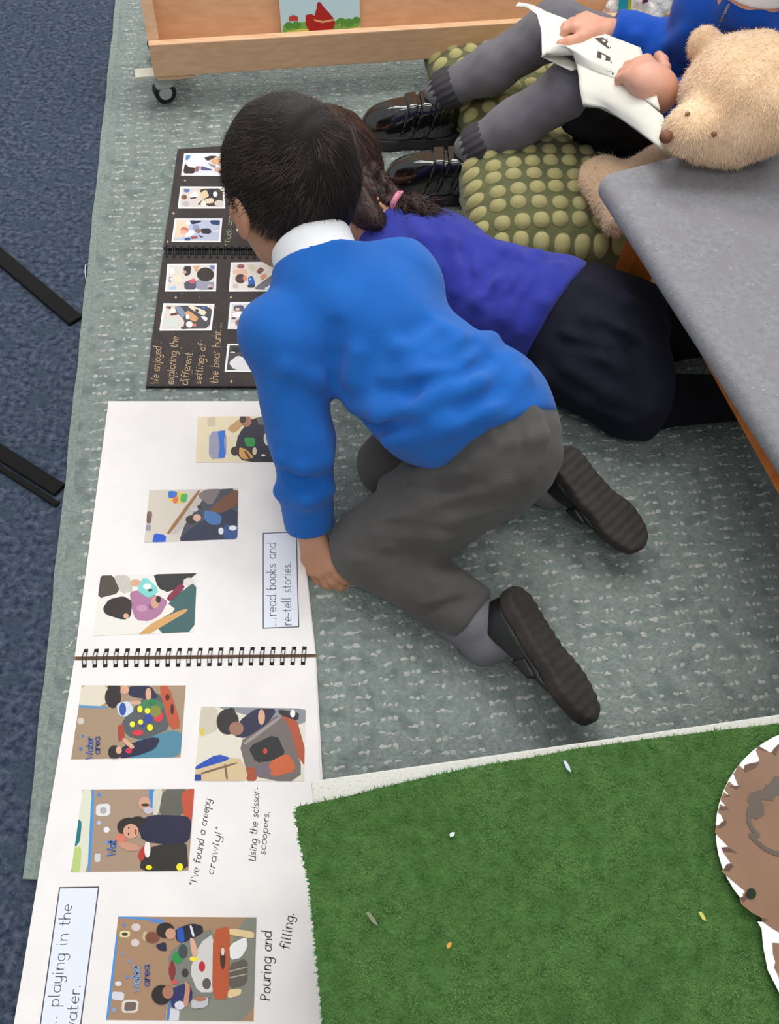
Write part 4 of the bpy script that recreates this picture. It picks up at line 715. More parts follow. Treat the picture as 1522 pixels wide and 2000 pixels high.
grey = cloth('charcoal_trouser', (78, 75, 73), (85, 82, 80), 20); navy = cloth('navy_skirt', (26, 26, 38), (32, 32, 46)); blackt = cloth('black_tights', (15, 15, 20), (19, 19, 24)); greyt = cloth('grey_tights', (106, 104, 110), (116, 114, 120), 30); blackskirt = cloth('black_skirt', (26, 25, 27), (38, 37, 40), 22)
shirt = mat('white_shirt', (236, 236, 238), .8, .1, 500); leather = mat('black_leather', (22, 22, 23), .42, .08, 300, spec=.5); patent = mat('black_patent', (16, 15, 16), .12, .25, 40, spec=.7, coat=.8, dist=.004); soler = mat('dark_sole', (48, 44, 42), .75, .3, 200, (58, 53, 50), 40, spec=.3); soleg = mat('grey_black_sole', (44, 43, 44), .6, spec=.4); sockm = mat('grey_sock', (112, 110, 116), .9, .3, 400)
eyew = mat('eye', (30, 22, 20), .2)
def frame(F, U):
    F = nrm(F); U = np.array(U, float); U = nrm(U-(U@F)*F); Sd = np.cross(U, F); return np.stack([F, Sd, U])   # forward, left, up
def head_prims(c, fr, k=1.):
    c = np.array(c); L = lambda f, s, u: c+(fr[0]*f+fr[1]*s+fr[2]*u)*k
    pr = [(ell(c+fr[2]*.012*k, np.array([.084, .071, .080])*k, fr), 0), (ell(L(.022, 0, -.045), np.array([.058, .054, .058])*k, fr), .03), (ell(L(.052, 0, -.082), np.array([.026, .026, .020])*k, fr), .025),
          (cap(L(.080, 0, .002), L(.094, 0, -.028), .006*k, .0105*k), .012), (ell(L(.072, .033, -.034), np.array([.016, .02, .018])*k, fr), .02), (ell(L(.072, -.033, -.034), np.array([.016, .02, .018])*k, fr), .02), (ell(L(.078, 0, -.058), np.array([.012, .022, .010])*k, fr), .012)]
    for s in (1, -1): pr.append((ell(L(-.004, s*.074, -.022), np.array([.017, .007, .029])*k, fr), .008))
    f = union(pr)
    f = carve(f, cap(L(.094, -.016, -.058), L(.094, .016, -.058), .0025*k), .004)
    for s in (1, -1): f = carve(f, ell(L(.086, s*.030, -.006), np.array([.010, .015, .009])*k, fr), .012); f = carve(f, ell(L(.002, s*.082, -.020), np.array([.009, .005, .017])*k, fr), .004)
    return f, L
def eyes(L, fr, par, k=1.):
    for s in (1, -1):
        sdf('eye', ell(L(.071, s*.030, -.008), np.array([.009, .013, .0075])*k, fr), eyew, par, .0025)
def hair_cap(c, fr, k, line, grow=.009):
    """a cap of hair over the skull down to a hair line: line(forward, side) gives the lowest height kept, as a fraction of the head"""
    c = np.array(c, np.float32)+fr[2]*.012*k; R = np.array([.084, .071, .080])*k+grow*k; g = ell(c, R, fr); fr32 = fr.astype(np.float32)
    def f(p):
        q = ((p-c)@fr32.T)/R; r = np.maximum(np.linalg.norm(q, axis=1), 1e-6); h = line(q[:, 0]/r, np.abs(q[:, 1])/r)
        return -smin(-g(p), -(h-q[:, 2]/r)*.07*k, .006)
    f.bb = g.bb; return f, c, R
def hair_strands(c, fr, R, line, n, length, width, crown=(-.35, .1, .9), lift=.25, jit=.35, seed=3):
    q = rng.normal(size=(n, 3)); q /= np.linalg.norm(q, axis=1)[:, None]; h = line(q[:, 0], np.abs(q[:, 1])); q = q[q[:, 2] > h-.06]
    cr = nrm(crown); t = q-cr; t -= q*(t*q).sum(1)[:, None]; t += .35*np.cross(q, cr); t /= np.maximum(np.linalg.norm(t, axis=1), 1e-6)[:, None]
    nr = q/R; nr /= np.linalg.norm(nr, axis=1)[:, None]
    return strips(c+(q*R)@fr-(nr@fr)*.003, t@fr, nr@fr, length, width, 3, .6, lift, jit)
def hand(wr, d, n, s, k=1., curl=(20, 30, 20), thumb=40, spread=4):
    """palm and five fingers: wrist, finger direction, palm-facing direction, thumb side"""
    wr = np.array(wr, float); d = nrm(d); n = np.array(n, float); n = nrm(n-(n@d)*d); s = np.array(s, float); s = nrm(s-(s@d)*d-(s@n)*n)
    pr = []
    for j, o in enumerate((1.5, .5, -.5, -1.5)): pr.append((cap(wr+s*o*.007*k, wr+d*(.050-.003*abs(o-.5))*k+s*o*.0125*k, .0105*k, .0085*k), .008))
    for o, L, r in ((1.5, .043, .0072), (.5, .049, .0075), (-.5, .045, .0072), (-1.5, .035, .0065)):
        p = wr+d*(.050-.003*abs(o-.5))*k+s*o*.0125*k; a = 0; sp = math.radians(spread*o)
        for seg, c in zip((.42, .32, .26), curl):
            a += math.radians(c); v = (d*math.cos(sp)+s*math.sin(sp))*math.cos(a)+n*math.sin(a); q = p+v*L*seg*k; pr.append((cap(p, q, r*k, r*.93*k), .0035)); p = q
    p = wr+d*.012*k+s*.014*k; ta = math.radians(thumb); v = d*math.cos(ta)+s*math.sin(ta)+n*.25
    for seg, turn in ((.024, 0), (.020, .35), (.016, .35)):
        v = nrm(v+d*turn+n*turn*.6); q = p+v*seg*k; pr.append((cap(p, q, .0085*k if seg > .02 else .0075*k), .006)); p = q
    return pr
def shoe(par, heel, toe, up, L=.185, sole_th=.018, mats=(leather, soler), straps=((.098, .012),), tread=True, hz=1.):
    """built along its own axes: x heel to toe, z from sole to laces"""
    heel = np.array(heel); X = nrm(np.array(toe)-heel); Z = np.array(up, float); Z = nrm(Z-(Z@X)*X); Y = np.cross(Z, X); fr = np.stack([X, Y, Z]); k = L/.185
    W_ = lambda x, y, z: heel+(X*x+Y*y+Z*z)*k
    fr32 = fr.astype(np.float32); h32 = heel.astype(np.float32)
    def plan(q):
        d = None
        for a, b, ra, rb in (((.030, 0), (.075, .003), .0290, .0265), ((.075, .003), (.130, -.002), .0265, .0335), ((.130, -.002), (.152, -.004), .0335, .0300)):
            a, b = np.array(a)*k, np.array(b)*k; ab = b-a; t = np.clip(((q[:, :2]-a)@ab)/(ab@ab), 0, 1); e = np.linalg.norm(q[:, :2]-a-t[:, None]*ab, axis=1)-(ra+(rb-ra)*t)*k
            d = e if d is None else smin(d, e, .012)
        return d
    def sole(p):
        q = (p-h32)@fr32.T; zc = (sole_th/2)*k; d2 = plan(q); dz = np.abs(q[:, 2]-zc)-zc
        dz = np.where(q[:, 2] < zc, dz+(.0016*(np.sin(q[:, 0]/k*2*math.pi/.0125) > .1) if tread else 0), dz)
        return -smin(-d2, -dz, .005)
    lo = np.min([W_(x, y, z) for x in (-.005, .19) for y in (-.04, .04) for z in (0, .1)], 0); hi = np.max([W_(x, y, z) for x in (-.005, .19) for y in (-.04, .04) for z in (0, .1)], 0); sole.bb = (lo, hi)
    t0 = sole_th
    up_ = union([ell(W_(.135, -.002, t0+.004), np.array([.044, .032, .030*hz])*k, fr), ell(W_(.085, .002, t0+.012*hz), np.array([.055, .027, .036*hz])*k, fr), ell(W_(.036, 0, t0+.016*hz), np.array([.033, .027, .040*hz])*k, fr)], .025)
    f = cut(up_, W_(0, 0, t0-.002), -Z, .001); f = cut(f, W_(0, 0, t0+.046*hz), Z+X*(.35 if hz == 1 else .1), .003); f0 = f
    f = carve(f, cap(W_(.036, 0, t0+.022*hz), W_(.052, 0, t0+.09*hz), .019*k, .024*k), .004); f.bb = (lo, hi)
    V, F = nets(sole, .0025); so = V, F
    t = obj('shoe', *nets(f, .003), mats[0], par)
    obj('sole', V, F, mats[1], t)
    for x0, wd in straps:
        def st(p, x0=x0, wd=wd):
            q = (p-h32)@fr32.T; return np.maximum(np.maximum(f0(p)-(.0035 if hz == 1 else .005), np.abs(q[:, 0]-(x0*k+q[:, 2]*-.25))-wd*k), -(q[:, 2]-(t0+.003)*k))
        st.bb = (lo, hi); obj('strap', *nets(st, .0025), mats[0], t)
    return t, W_
def sleeve(s, e, w, r, cuff, n=None):
    f = union([(cap(s, e, r[0], r[1]), 0), (cap(e, np.array(w)+nrm(np.array(w)-e)*.02, r[1], r[2]), .012)]); return cut(f, cuff, np.array(w)-e if n is None else n, .003)
# ------------------------------------------------------------------ the kneeling boy
boy = thing('person', 'boy in royal blue jumper and grey trousers, kneeling and leaning over the scrapbooks', 'person', P(860, 900, RZ))
pel = P(975, 858, .205); waist = P(850, 765, .235); chest = P(725, 640, .26); nb0 = P(625, 530, .315)
Ls, Le, Lw = P(548, 655, .285), P(590, 860, .185), P(605, 1020, .075)
Rs = P(775, 545, .285); Re = P(800, 640, .15); Rw = P(745, 690, .03)
Lh, Lk, La = P(968, 905, .185), P(725, 1068, .064), P(915, 1205, .052)
Rh, Rk, Ra = P(985, 825, .175), P(765, 905, .058), P(1075, 900, .085)
hc = P(570, 363, .36); hf = frame((-.60, .62, -.42), (-.12, .42, .9))
HK = .97; hd, HL = head_prims(hc, hf, HK)
bp_ = [(hd, 0), (cap(nb0-nrm(hc-nb0)*.02, hc-hf[2]*.05-hf[0]*.01, .036, .036), .02), (cap(chest, pel, .062, .055), .03), (cap(nb0, chest, .026, .050), .03), (cap(Ls, chest, .03, .04), .03), (cap(Rs, chest, .03, .04), .03),
       (cap(Ls, Le, .027, .023), .01), (cap(Le, Lw, .023, .0165), .01), (cap(Rs, Re, .027, .023), .01), (cap(Re, Rw, .023, .017), .01), (cap(Lh, Lk, .047, .036), .02), (cap(Lk, La, .034, .024), .01), (cap(Rh, Rk, .047, .036), .02), (cap(Rk, Ra, .034, .024), .01)]
hwr = P(610, 1048, .058)
bp_ += [(cap(Lw, hwr, .0165, .017), .006)]+hand(hwr, P(640, 1140, .016)-hwr, P(660, 1075, .0)-P(600, 1075, .04), P(560, 1095, .03)-P(610, 1095, .03), 1.0, (14, 24, 16), 35)
bp_ += hand(Rw, (-.5, .8, -.25), (0, 0, -1), (.6, .5, 0), 1., (5, 12, 10), 50)
bbody = sdf('body', union(bp_), skinA, boy, .0028); eyes(HL, hf, bbody, HK)
lineA = lambda f, s: np.where(f < 0, -.88+.68*(1+f)**1.5, -.20+.72*np.clip(f, 0, 1)**1.0)+.0*s
hcap, hcc, hR = hair_cap(hc, hf, HK, lineA, .010)
hv = nets(wob(hcap, .0012, 130, 4), .003)
hb1 = obj('hair', *hv, hairm, boy)
sv = hair_strands(hcc, hf, hR, lineA, 16000, .022, .0012, (-.72, .05, .70), .16, .26)
o = obj('strands', *sv, hairs, hb1); o['kind'] = 'stuff'
# jumper
jm = union([(cap(chest, waist, .083, .085, flat=((0, 0, 1), 1.2)), 0), (cap(waist, P(945, 812, .218), .085, .088, flat=((0, 0, 1), 1.1)), .03), (cap(nb0+nrm(hc-nb0)*.03, chest, .048, .078), .03), (cap(Ls, chest, .048, .07), .03), (cap(Rs, chest, .05, .07), .04), (cap(P(700, 490, .275), chest, .03, .06), .03), (cap(P(612, 545, .318), P(660, 600, .295), .043, .05), .025)], .02)
hn = nrm(P(960, 850, .2)-P(700, 620, .25))
jm = cut(jm, P(890, 862, .28), nrm(P(940, 950, .27)-P(890, 862, .28)), .006)
axn = nrm(hc-nb0)
jm = union([(jm, 0), (sleeve(Ls, Le, Lw, (.0435, .0385, .031), P(604, 1032, .07)), .015), (sleeve(Rs, Re, Rw, (.042, .036, .027), Rw-nrm(Rw-Re)*.012), .02)])
jm = cut(jm, nb0+axn*.014, axn, .004)
jm = carve(jm, cap(nb0+axn*.054, hc, .038, .040), .005)
jm = folds(jm, [[(905, 600), (885, 655), (905, 700)], [(930, 640), (965, 650), (1000, 690), .009], [(880, 590), (850, 640), (780, 680), .006], [(960, 660), (900, 700), (820, 735), .007], [(1000, 700), (930, 745), (840, 780), .007], [(1020, 735), (950, 800), (860, 835), .008], [(690, 790), (740, 810), (820, 800), .006], [(670, 850), (760, 860), (880, 830), .007], [(560, 720), (620, 740), (660, 760), .004], [(550, 900), (590, 915), (640, 900), .005], [(545, 960), (600, 975), (645, 955), .005], [(700, 690), (690, 740), (665, 790), .006]], .008, .02, .0015)
jm = folds(jm, [[(655, 640), (650, 700), (648, 770), (655, 830), .004], [(860, 735), (800, 765), (740, 760), .003], [(960, 700), (900, 735), .004], [(985, 760), (900, 800), .0035], [(800, 650), (840, 625), .004], [(930, 668), (890, 690), (850, 700), .005], [(720, 835), (790, 830), .004], [(560, 930), (620, 945), .004]], .006, .016, -.0015, True)
sdf('jumper', wob(jm, .0012, 60, 5), royal, boy, .0032)
# collar of the shirt
ax = nrm(hc-nb0)
shell = carve(cap(nb0-ax*.01, nb0+ax*.09, .0525, .0455), cap(nb0-ax*.06, nb0+ax*.12, .0405), .002)
col = cut(cut(shell, nb0+ax*.036, ax+hf[0]*.2, .003), nb0-ax*.002, -ax, .003)
col = carve(col, cap(P(632, 478, .40), P(620, 455, .42), .0025), .004)
sdf('shirt_collar', col, shirt, boy, .0025)
# trousers
tr_ = union([(ell(pel, (.070, .070, .068)), 0), (cap(Lh, P(850, 985, .12), .066, .062), .03), (cap(P(850, 985, .12), Lk, .062, .052), .02), (cap(Lk, P(905, 1190, .052), .050, .041), .012), (cap(Rh, P(900, 850, .12), .060, .056), .03), (cap(P(900, 850, .12), Rk, .056, .046), .02), (cap(Rk, Ra, .045, .038), .012), (cap(pel, P(930, 820, .22), .066, .060), .03)], .02)
tr_ = cut(tr_, P(922, 1213, .052), La-Lk, .003); tr_ = cut(tr_, Ra-nrm(Ra-Rk)*.004, Ra-Rk, .003)
tr_ = folds(tr_, [[(1010, 790), (1030, 860), (1035, 930)], [(985, 800), (1000, 860)], [(960, 815), (970, 870), .004], [(800, 960), (880, 970), (990, 940), .005], [(780, 1000), (880, 1015), (980, 990), .005], [(740, 1040), (860, 1050), (960, 1025), .005], [(700, 1085), (760, 1075), (800, 1085), .004], [(830, 1180), (890, 1160), (920, 1150), .004], [(850, 1140), (900, 1130), .004], [(750, 940), (830, 925), (900, 920), .005], [(1040, 800), (1055, 850), (1055, 900), .005], [(700, 1020), (770, 1000), (850, 985), .005]], .007, .014, .0015)
tr_ = folds(tr_, [[(700, 1078), (760, 1088), (830, 1082), .004], [(900, 880), (960, 870), .003], [(1020, 800), (1015, 870), .003], [(830, 1195), (900, 1175), .003], [(730, 1000), (800, 985), .003], [(975, 800), (985, 850), .004], [(1000, 790), (1012, 840), .004], [(860, 945), (940, 950), .004]], .004, .012, -.0015, True)
sdf('trousers', wob(tr_, .001, 70, 9), grey, boy, .0032)
sn = nrm((.66, .10, .66))
t1, W1 = shoe(boy, P(1003, 1140, .100), P(1166, 1398, .058), -sn, .192, .02, (leather, soler), ((.098, .013),))
t2, W2 = shoe(boy, P(1093, 872, .112), P(1250, 1060, .060), -nrm((.35, -.15, .85)), .180, .02, (leather, soler), ((.098, .013),))
sdf('sock', union([cap(La-nrm(La-Lk)*.05, La+nrm(La-Lk)*.008, .033, .0315), cap(La-nrm(La-Lk)*.07, W1(.04, 0, .075), .036, .029), cap(W1(.04, 0, .075), W1(.055, 0, .035), .029, .022)], .01), sockm, boy, .003)
sdf('sock', union([cap(Ra-nrm(Ra-Rk)*.06, W2(.04, 0, .075), .034, .027), cap(W2(.04, 0, .075), W2(.055, 0, .035), .026, .022)], .01), sockm, boy, .003)
# ------------------------------------------------------------------ the girl lying behind him
g2 = thing('person', 'girl with a plait, violet-blue jumper and navy skirt, lying behind the kneeling boy', 'person', P(1050, 640, RZ))
n2 = P(722, 418, .155); c2 = P(850, 520, .125); w2 = P(985, 590, .118); p2 = P(1120, 640, .118); h2 = P(640, 345, .15); f2 = frame((-.75, .5, -.42), (-.2, .3, .9))
hd2, HL2 = head_prims(h2, f2, 1.03)
s2r, s2l = P(790, 452, .13), P(700, 560, .12); e2r, e2l = P(725, 380, .045), P(640, 560, .05); w2r, w2l = P(600, 400, .035), P(560, 500, .035)
k2u, k2l = P(1310, 652, .060), P(1280, 783, .056); a2u, a2l = P(1470, 646, .05), P(1475, 776, .05); th1, th2 = P(1160, 610, .10), P(1130, 690, .10)
pr = [(hd2, 0), (cap(n2, h2-f2[2]*.05, .036, .036), .02), (cap(n2, c2, .045, .062), .03), (cap(c2, p2, .062, .066), .03), (cap(s2r, c2, .03, .05), .02), (cap(s2l, c2, .03, .05), .02), (cap(s2r, e2r, .026, .022), .01), (cap(e2r, w2r, .022, .016), .01), (cap(s2l, e2l, .026, .022), .01), (cap(e2l, w2l, .022, .016), .01),
      (cap(th1, k2u, .042, .036), .02), (cap(k2u, a2u, .034, .026), .01), (cap(th2, k2l, .042, .034), .02), (cap(k2l, a2l, .032, .026), .01)]
pr += hand(w2r, (-.9, .4, -.1), (0, 0, -1), (-.3, -.8, 0), 1., (6, 14, 12), 45)+hand(w2l, (-.6, .8, -.1), (0, 0, -1), (.8, .5, 0), 1., (6, 14, 12), 45)
b2 = sdf('body', union(pr), skinA, g2, .003); eyes(HL2, f2, b2, 1.03)
lineB = lambda f, s: np.where(f < 0, -.70+.45*(1+f)**1.5, -.25+.78*np.clip(f, 0, 1)**.9)+0*s
hc2, hcc2, hR2 = hair_cap(h2, f2, 1.03, lineB, .011); hair2 = obj('hair', *nets(wob(hc2, .001, 120, 6), .0035), hairb, g2)
sv = hair_strands(hcc2, f2, hR2, lineB, 3500, .04, .0018, (-.1, 0, 1), .15, .2); o = obj('strands', *sv, hairb, hair2); o['kind'] = 'stuff'
# plait with pink tie and loose tail
path = [P(690, 300, .20), P(715, 335, .20), P(738, 362, .20), P(760, 383, .20), P(775, 393, .197)]
lump = []
seq = np.linspace(0, 1, 11); pw = np.array(path)
for i, s in enumerate(seq):
    x = s*(len(pw)-1); j = min(int(x), len(pw)-2); c = pw[j]+(pw[j+1]-pw[j])*(x-j); t = nrm(pw[j+1]-pw[j]); sd = nrm(np.cross(t, fw)); r = .0195-.007*s
    lump.append((ell(c+sd*r*.55*(1 if i % 2 else -1), (r*1.1, r*.62, r*.85), np.stack([nrm(t+sd*.5*(-1 if i % 2 else 1)), nrm(np.cross(fw, t+sd*.5*(-1 if i % 2 else 1))), nrm(np.cross(t+sd*.5*(-1 if i % 2 else 1), np.cross(fw, t+sd*.5*(-1 if i % 2 else 1))))])), .004))
lump += [(cap(P(700, 395, .19), P(735, 432, .185), .026, .016), .01), (cap(P(690, 330, .185), P(712, 420, .18), .03, .02), .01)]
pv = nets(wob(union(lump), .0012, 260, 2), .0022); pl = obj('plait', *pv, hairb, g2)
N = normals(*pv); ix = rng.integers(0, len(pv[0]), 1500); dv = np.tile(nrm(path[-1]-path[0]), (1500, 1)); o = obj('strands', *strips(pv[0][ix], dv, N[ix], .012, .0011, 3, .5, .25, .6), hairb, pl); o['kind'] = 'stuff'
mb = MB(); tdir = nrm(P(800, 405, .197)-P(760, 383, .2)); ss = np.cross(tdir, fw); ss = nrm(ss); s3 = np.cross(tdir, ss); cc = P(776, 394, .197)
mb.tube([cc+(ss*math.cos(a)+s3*math.sin(a))*.0125 for a in np.linspace(0, 2*math.pi, 17)], .0048, n=8, caps=False); mb.build('hair_tie', mat('pink_tie', (226, 142, 160), .7), pl, True)
tl_ = [P(780, 396, .196), P(806, 407, .192), P(832, 424, .185), P(852, 440, .178), P(868, 434, .178)]
tail = [(cap(a, b, ra, rb), .008) for a, b, ra, rb in zip(tl_[:-1], tl_[1:], (.012, .019, .021, .013), (.019, .021, .015, .005))]
tf = union(tail); tv = nets(wob(tf, .0032, 190, 8), .0022)
N = normals(*tv); ix = rng.integers(0, len(tv[0]), 900); dv = np.tile(nrm(tl_[3]-tl_[0]), (900, 1)); sv = strips(tv[0][ix], dv, N[ix], .022, .0015, 4, .2, .45, .5)
obj('tail', *joinmesh(tv, sv), hairb, pl)
j2 = union([(cap(n2+nrm(c2-n2)*.01, c2, .046, .074), 0), (cap(c2, w2, .080, .080, flat=((0, 0, 1), 1.25)), .03), (cap(w2, P(1080, 610, .118), .082, .090, flat=((0, 0, 1), 1.12)), .03), (cap(s2r, c2, .046, .065), .03), (cap(s2l, c2, .046, .065), .03)], .02)
j2 = cut(j2, P(1090, 625, .12), P(1190, 670, .12)-P(1095, 620, .12), .008)
j2 = union([(j2, 0), (sleeve(s2r, e2r, w2r, (.041, .035, .026), w2r-nrm(w2r-e2r)*.012), .015), (sleeve(s2l, e2l, w2l, (.041, .035, .026), w2l-nrm(w2l-e2l)*.012), .015)])
a2 = nrm(h2-n2); j2 = cut(j2, n2+a2*.02, a2, .004); j2 = carve(j2, cap(n2+a2*.04, h2, .040, .040), .005)
j2 = folds(j2, [[(960, 480), (1000, 500), (1020, 545), .007], [(1000, 490), (980, 550), (930, 590), .007], [(1050, 500), (1010, 560), (985, 620), .008], [(1090, 520), (1060, 590), (1020, 650), .006], [(880, 470), (900, 520), (890, 570), .005], [(800, 430), (830, 470), (850, 520), .005], [(940, 470), (930, 530), .006], [(1120, 560), (1085, 630), (1045, 690), .006]], .008, .018, .0015)
j2 = folds(j2, [[(985, 500), (985, 545), (955, 585), .004], [(1035, 520), (1000, 580), .0035], [(905, 490), (915, 540), .004], [(1020, 510), (1022, 545), .005], [(960, 520), (945, 560), .005]], .005, .014, -.0015, True)
sdf('jumper', wob(j2, .001, 60, 11), violet, g2, .0035)
sdf('shirt_collar', cut(cut(carve(cap(n2-nrm(h2-n2)*.02, n2+nrm(h2-n2)*.04, .048, .044), cap(n2-nrm(h2-n2)*.05, n2+nrm(h2-n2)*.06, .040), .002), n2+nrm(h2-n2)*.014, nrm(h2-n2), .002), n2-nrm(h2-n2)*.015, -nrm(h2-n2), .002), shirt, g2, .003)
sk = union([(cap(P(1080, 615, .115), P(1150, 650, .108), .080, .092, flat=((0, 0, 1), 1.12)), 0), (cap(P(1150, 635, .10), P(1265, 635, .078), .088, .060), .03), (cap(P(1130, 690, .092), P(1238, 775, .072), .082, .062), .03), (cap(P(1200, 640, .075), P(1240, 740, .07), .07, .066), .03), (cap(P(1240, 640, .055), P(1290, 640, .045), .06, .042), .02), (cap(P(1235, 790, .055), P(1265, 815, .04), .05, .034), .02)], .03)
sk = cut(sk, P(1282, 712, .08), P(1400, 690, .05)-P(1180, 655, .08), .006); sk = cut(sk, (0, 0, RZ+.001), (0, 0, -1), .002)
sk = folds(sk, [[(1150, 560), (1220, 590), (1300, 640), .007], [(1110, 660), (1180, 690), (1240, 740), .006], [(1150, 620), (1210, 650), (1290, 690), .008], [(1060, 730), (1140, 780), (1230, 820), .006], [(1110, 720), (1190, 770), (1270, 800), .006]], .008, .018, .0015)
sk = folds(sk, [[(1090, 665), (1150, 680), (1200, 690), .003], [(1180, 640), (1240, 680), (1260, 760), .005], [(1200, 690), (1240, 740), (1260, 800), .004]], .006, .014, -.0015, True)
sdf('skirt', sk, navy, g2, .0035)
sdf('tights', union([cap(P(1230, 625, .085), k2u, .046, .043), cap(k2u, a2u, .042, .034), cap(P(1205, 735, .08), k2l, .042, .042), cap(k2l, a2l, .041, .034)], .01), blackt, g2, .0035)
shoe(g2, a2u+np.array([.005, .01, .035]), a2u+np.array([.17, .02, -.005]), nrm((.2, 0, -1)), .18, .016, (leather, soler), ((.098, .013),))
shoe(g2, a2l+np.array([.005, .0, .035]), a2l+np.array([.17, -.03, -.005]), nrm((.2, 0, -1)), .18, .016, (leather, soler), ((.098, .013),))
# ------------------------------------------------------------------ the girl sitting on the cushions with a book
g3 = thing('person', 'girl in cobalt jumper, black skirt and grey tights, sitting on the cushions reading', 'person', P(1330, 230, RZ))
m1, m2 = P(960, 135, .155), P(1005, 245, .15)
sh1, sh2 = (P(896, 272, RZ), P(704, 276, RZ)), (P(952, 384, RZ), P(758, 378, RZ))
ank = lambda sh, z: sh[0]+(sh[1]-sh[0])*.235+np.array([0, 0, z])
h1a, h1k, h1h = ank(sh1, .098), P(1085, 55, .235), P(1330, 150, .17)
h2a, h2k, h2h = ank(sh2, .098), P(1118, 172, .225), P(1330, 240, .165)
p3 = P(1370, 190, .16); c3 = P(1450, 60, .34); n3 = P(1474, -20, .43); hd3 = P(1575, -255, .57); f3 = frame((-.75, -.2, -.6), (-.45, .1, .9))
s3l, s3r = P(1530, 60, .38), P(1385, 10, .38); e3l, e3r = P(1440, 250, .27), P(1330, 105, .29); w3l, w3r = P(1312, 196, .305), P(1200, 65, .305)
hh3, HL3 = head_prims(hd3, f3, 1.03)
pr = [(hh3, 0), (cap(n3-np.array([0, 0, .02]), hd3-f3[2]*.05, .036, .036), .02), (cap(n3, c3, .045, .062), .03), (cap(c3, p3, .062, .07), .03), (cap(s3l, c3, .03, .05), .02), (cap(s3r, c3, .03, .05), .02), (cap(s3l, e3l, .026, .023), .01), (cap(e3l, w3l, .025, .019), .01), (cap(s3r, e3r, .026, .023), .01), (cap(e3r, w3r, .024, .018), .01),
      (cap(h1h, h1k, .05, .037), .02), (cap(h1k, m1, .033, .03), .01), (cap(m1, h1a, .03, .022), .01), (cap(h1a, h1a-np.array([.004, 0, .05]), .022, .018), .01), (cap(h2h, h2k, .05, .037), .02), (cap(h2k, m2, .033, .03), .01), (cap(m2, h2a, .03, .022), .01), (cap(h2a, h2a-np.array([.004, 0, .05]), .022, .018), .01)]
up3 = nrm(-fw)
hw3 = P(1290, 178, .325)
pr += [(cap(w3l, hw3, .022, .026), .01)]+hand(hw3, P(1238, 128, .335)-hw3, P(1230, 190, .29)-P(1238, 128, .335)+fw*.05, P(1290, 120, .33)-hw3, 1.1, (50, 70, 50), 55, 2)
pr += [(ell(P(1268, 158, .335), (.030, .030, .022)), .014)]
pr += [(cap(w3r, P(1182, 62, .31), .018, .018), .006)]+hand(P(1185, 60, .31), P(1150, 48, .31)-P(1185, 60, .31), P(1160, 90, .28)-P(1160, 50, .31), P(1170, 100, .31)-P(1185, 60, .31), .95, (30, 50, 40), 40)
b3 = sdf('body', union(pr), skinB, g3, .003); eyes(HL3, f3, b3, 1.03)
hc3, hcc3, hR3 = hair_cap(hd3, f3, 1.03, lineB, .011); hair3 = obj('hair', *nets(hc3, .004), hairm, g3)
sv = hair_strands(hcc3, f3, hR3, lineB, 1500, .05, .002, (0, 0, 1), .15, .15); o = obj('strands', *sv, hairs, hair3); o['kind'] = 'stuff'
a3 = nrm(hd3-n3)
j3 = union([(cap(n3-a3*.01, c3, .048, .078), 0), (cap(c3, P(1400, 150, .2), .08, .084), .03), (cap(s3l, c3, .048, .066), .03), (cap(s3r, c3, .048, .066), .03), (sleeve(s3l, e3l, w3l, (.044, .038, .030), P(1306, 192, .31)), .015), (sleeve(s3r, e3r, w3r, (.046, .044, .031), P(1194, 62, .305)), .015)], .02)
j3 = carve(j3, cap(n3+a3*.062, hd3, .038, .042), .004)
j3 = folds(j3, [[(1240, 70), (1235, 90), .005], [(1290, 75), (1280, 110), .006], [(1330, 70), (1290, 100), (1265, 120), .007], [(1340, 60), (1330, 110), .006], [(1460, 60), (1490, 90), .006], [(1480, 40), (1520, 75), .006]], .006, .016, .001)
sdf('jumper', wob(j3, .0012, 60, 21), cobalt, g3, .0035)
sdf('shirt_collar', cut(cut(carve(cap(n3-a3*.03, n3+a3*.06, .056, .046), cap(n3-a3*.06, n3+a3*.08, .041), .002), n3+a3*.032, a3, .002), n3-a3*.0, -a3, .002), shirt, g3, .003)
zp = [hit(j3, x, y) for x, y in ((1422, 14), (1417, 26), (1411, 38), (1405, 48), (1398, 56))]
mb = MB()
for i in range(len(zp)-1):
    for s in np.linspace(0, 1, 5)[:-1]:
        c = zp[i]+(zp[i+1]-zp[i])*s-fw*.002; t = nrm(zp[i+1]-zp[i]); sd = nrm(np.cross(t, fw)); r = .0026
        mb.tube([c+t*r*1.3*math.cos(a)+sd*r*math.sin(a)*(1 if int(s*4) % 2 else .5) for a in np.linspace(0, 6.283, 9)], .0007, n=5, caps=False)
mb.build('necklace', mat('silver', (190, 190, 195), .25, metal=.9), g3, True)
sk = union([(cap(p3, h1h, .085, .075), 0), (cap(h1h, P(1150, 85, .215), .066, .062, flat=((0, 0, 1), 1.15)), .03), (cap(h2h, P(1150, 200, .195), .066, .060, flat=((0, 0, 1), 1.1)), .03), (cap(P(1300, 200, .14), P(1160, 150, .17), .07, .055), .03), (cap(P(1300, 285, .12), P(1160, 268, .10), .06, .045), .02), (cap(P(1230, 240, .15), P(1150, 235, .14), .07, .05), .02)], .03)
sk = cut(sk, P(1118, 190, .20), P(1060, 160, .16)-P(1200, 200, .19), .005)
sk = folds(sk, [[(1130, 200), (1180, 225), (1230, 250), .005], [(1125, 250), (1180, 260), (1240, 265), .006], [(1130, 285), (1190, 290), (1250, 280), .005], [(1150, 215), (1160, 260), .004]], .005, .016, .001)
sdf('skirt', sk, blackskirt, g3, .0035)
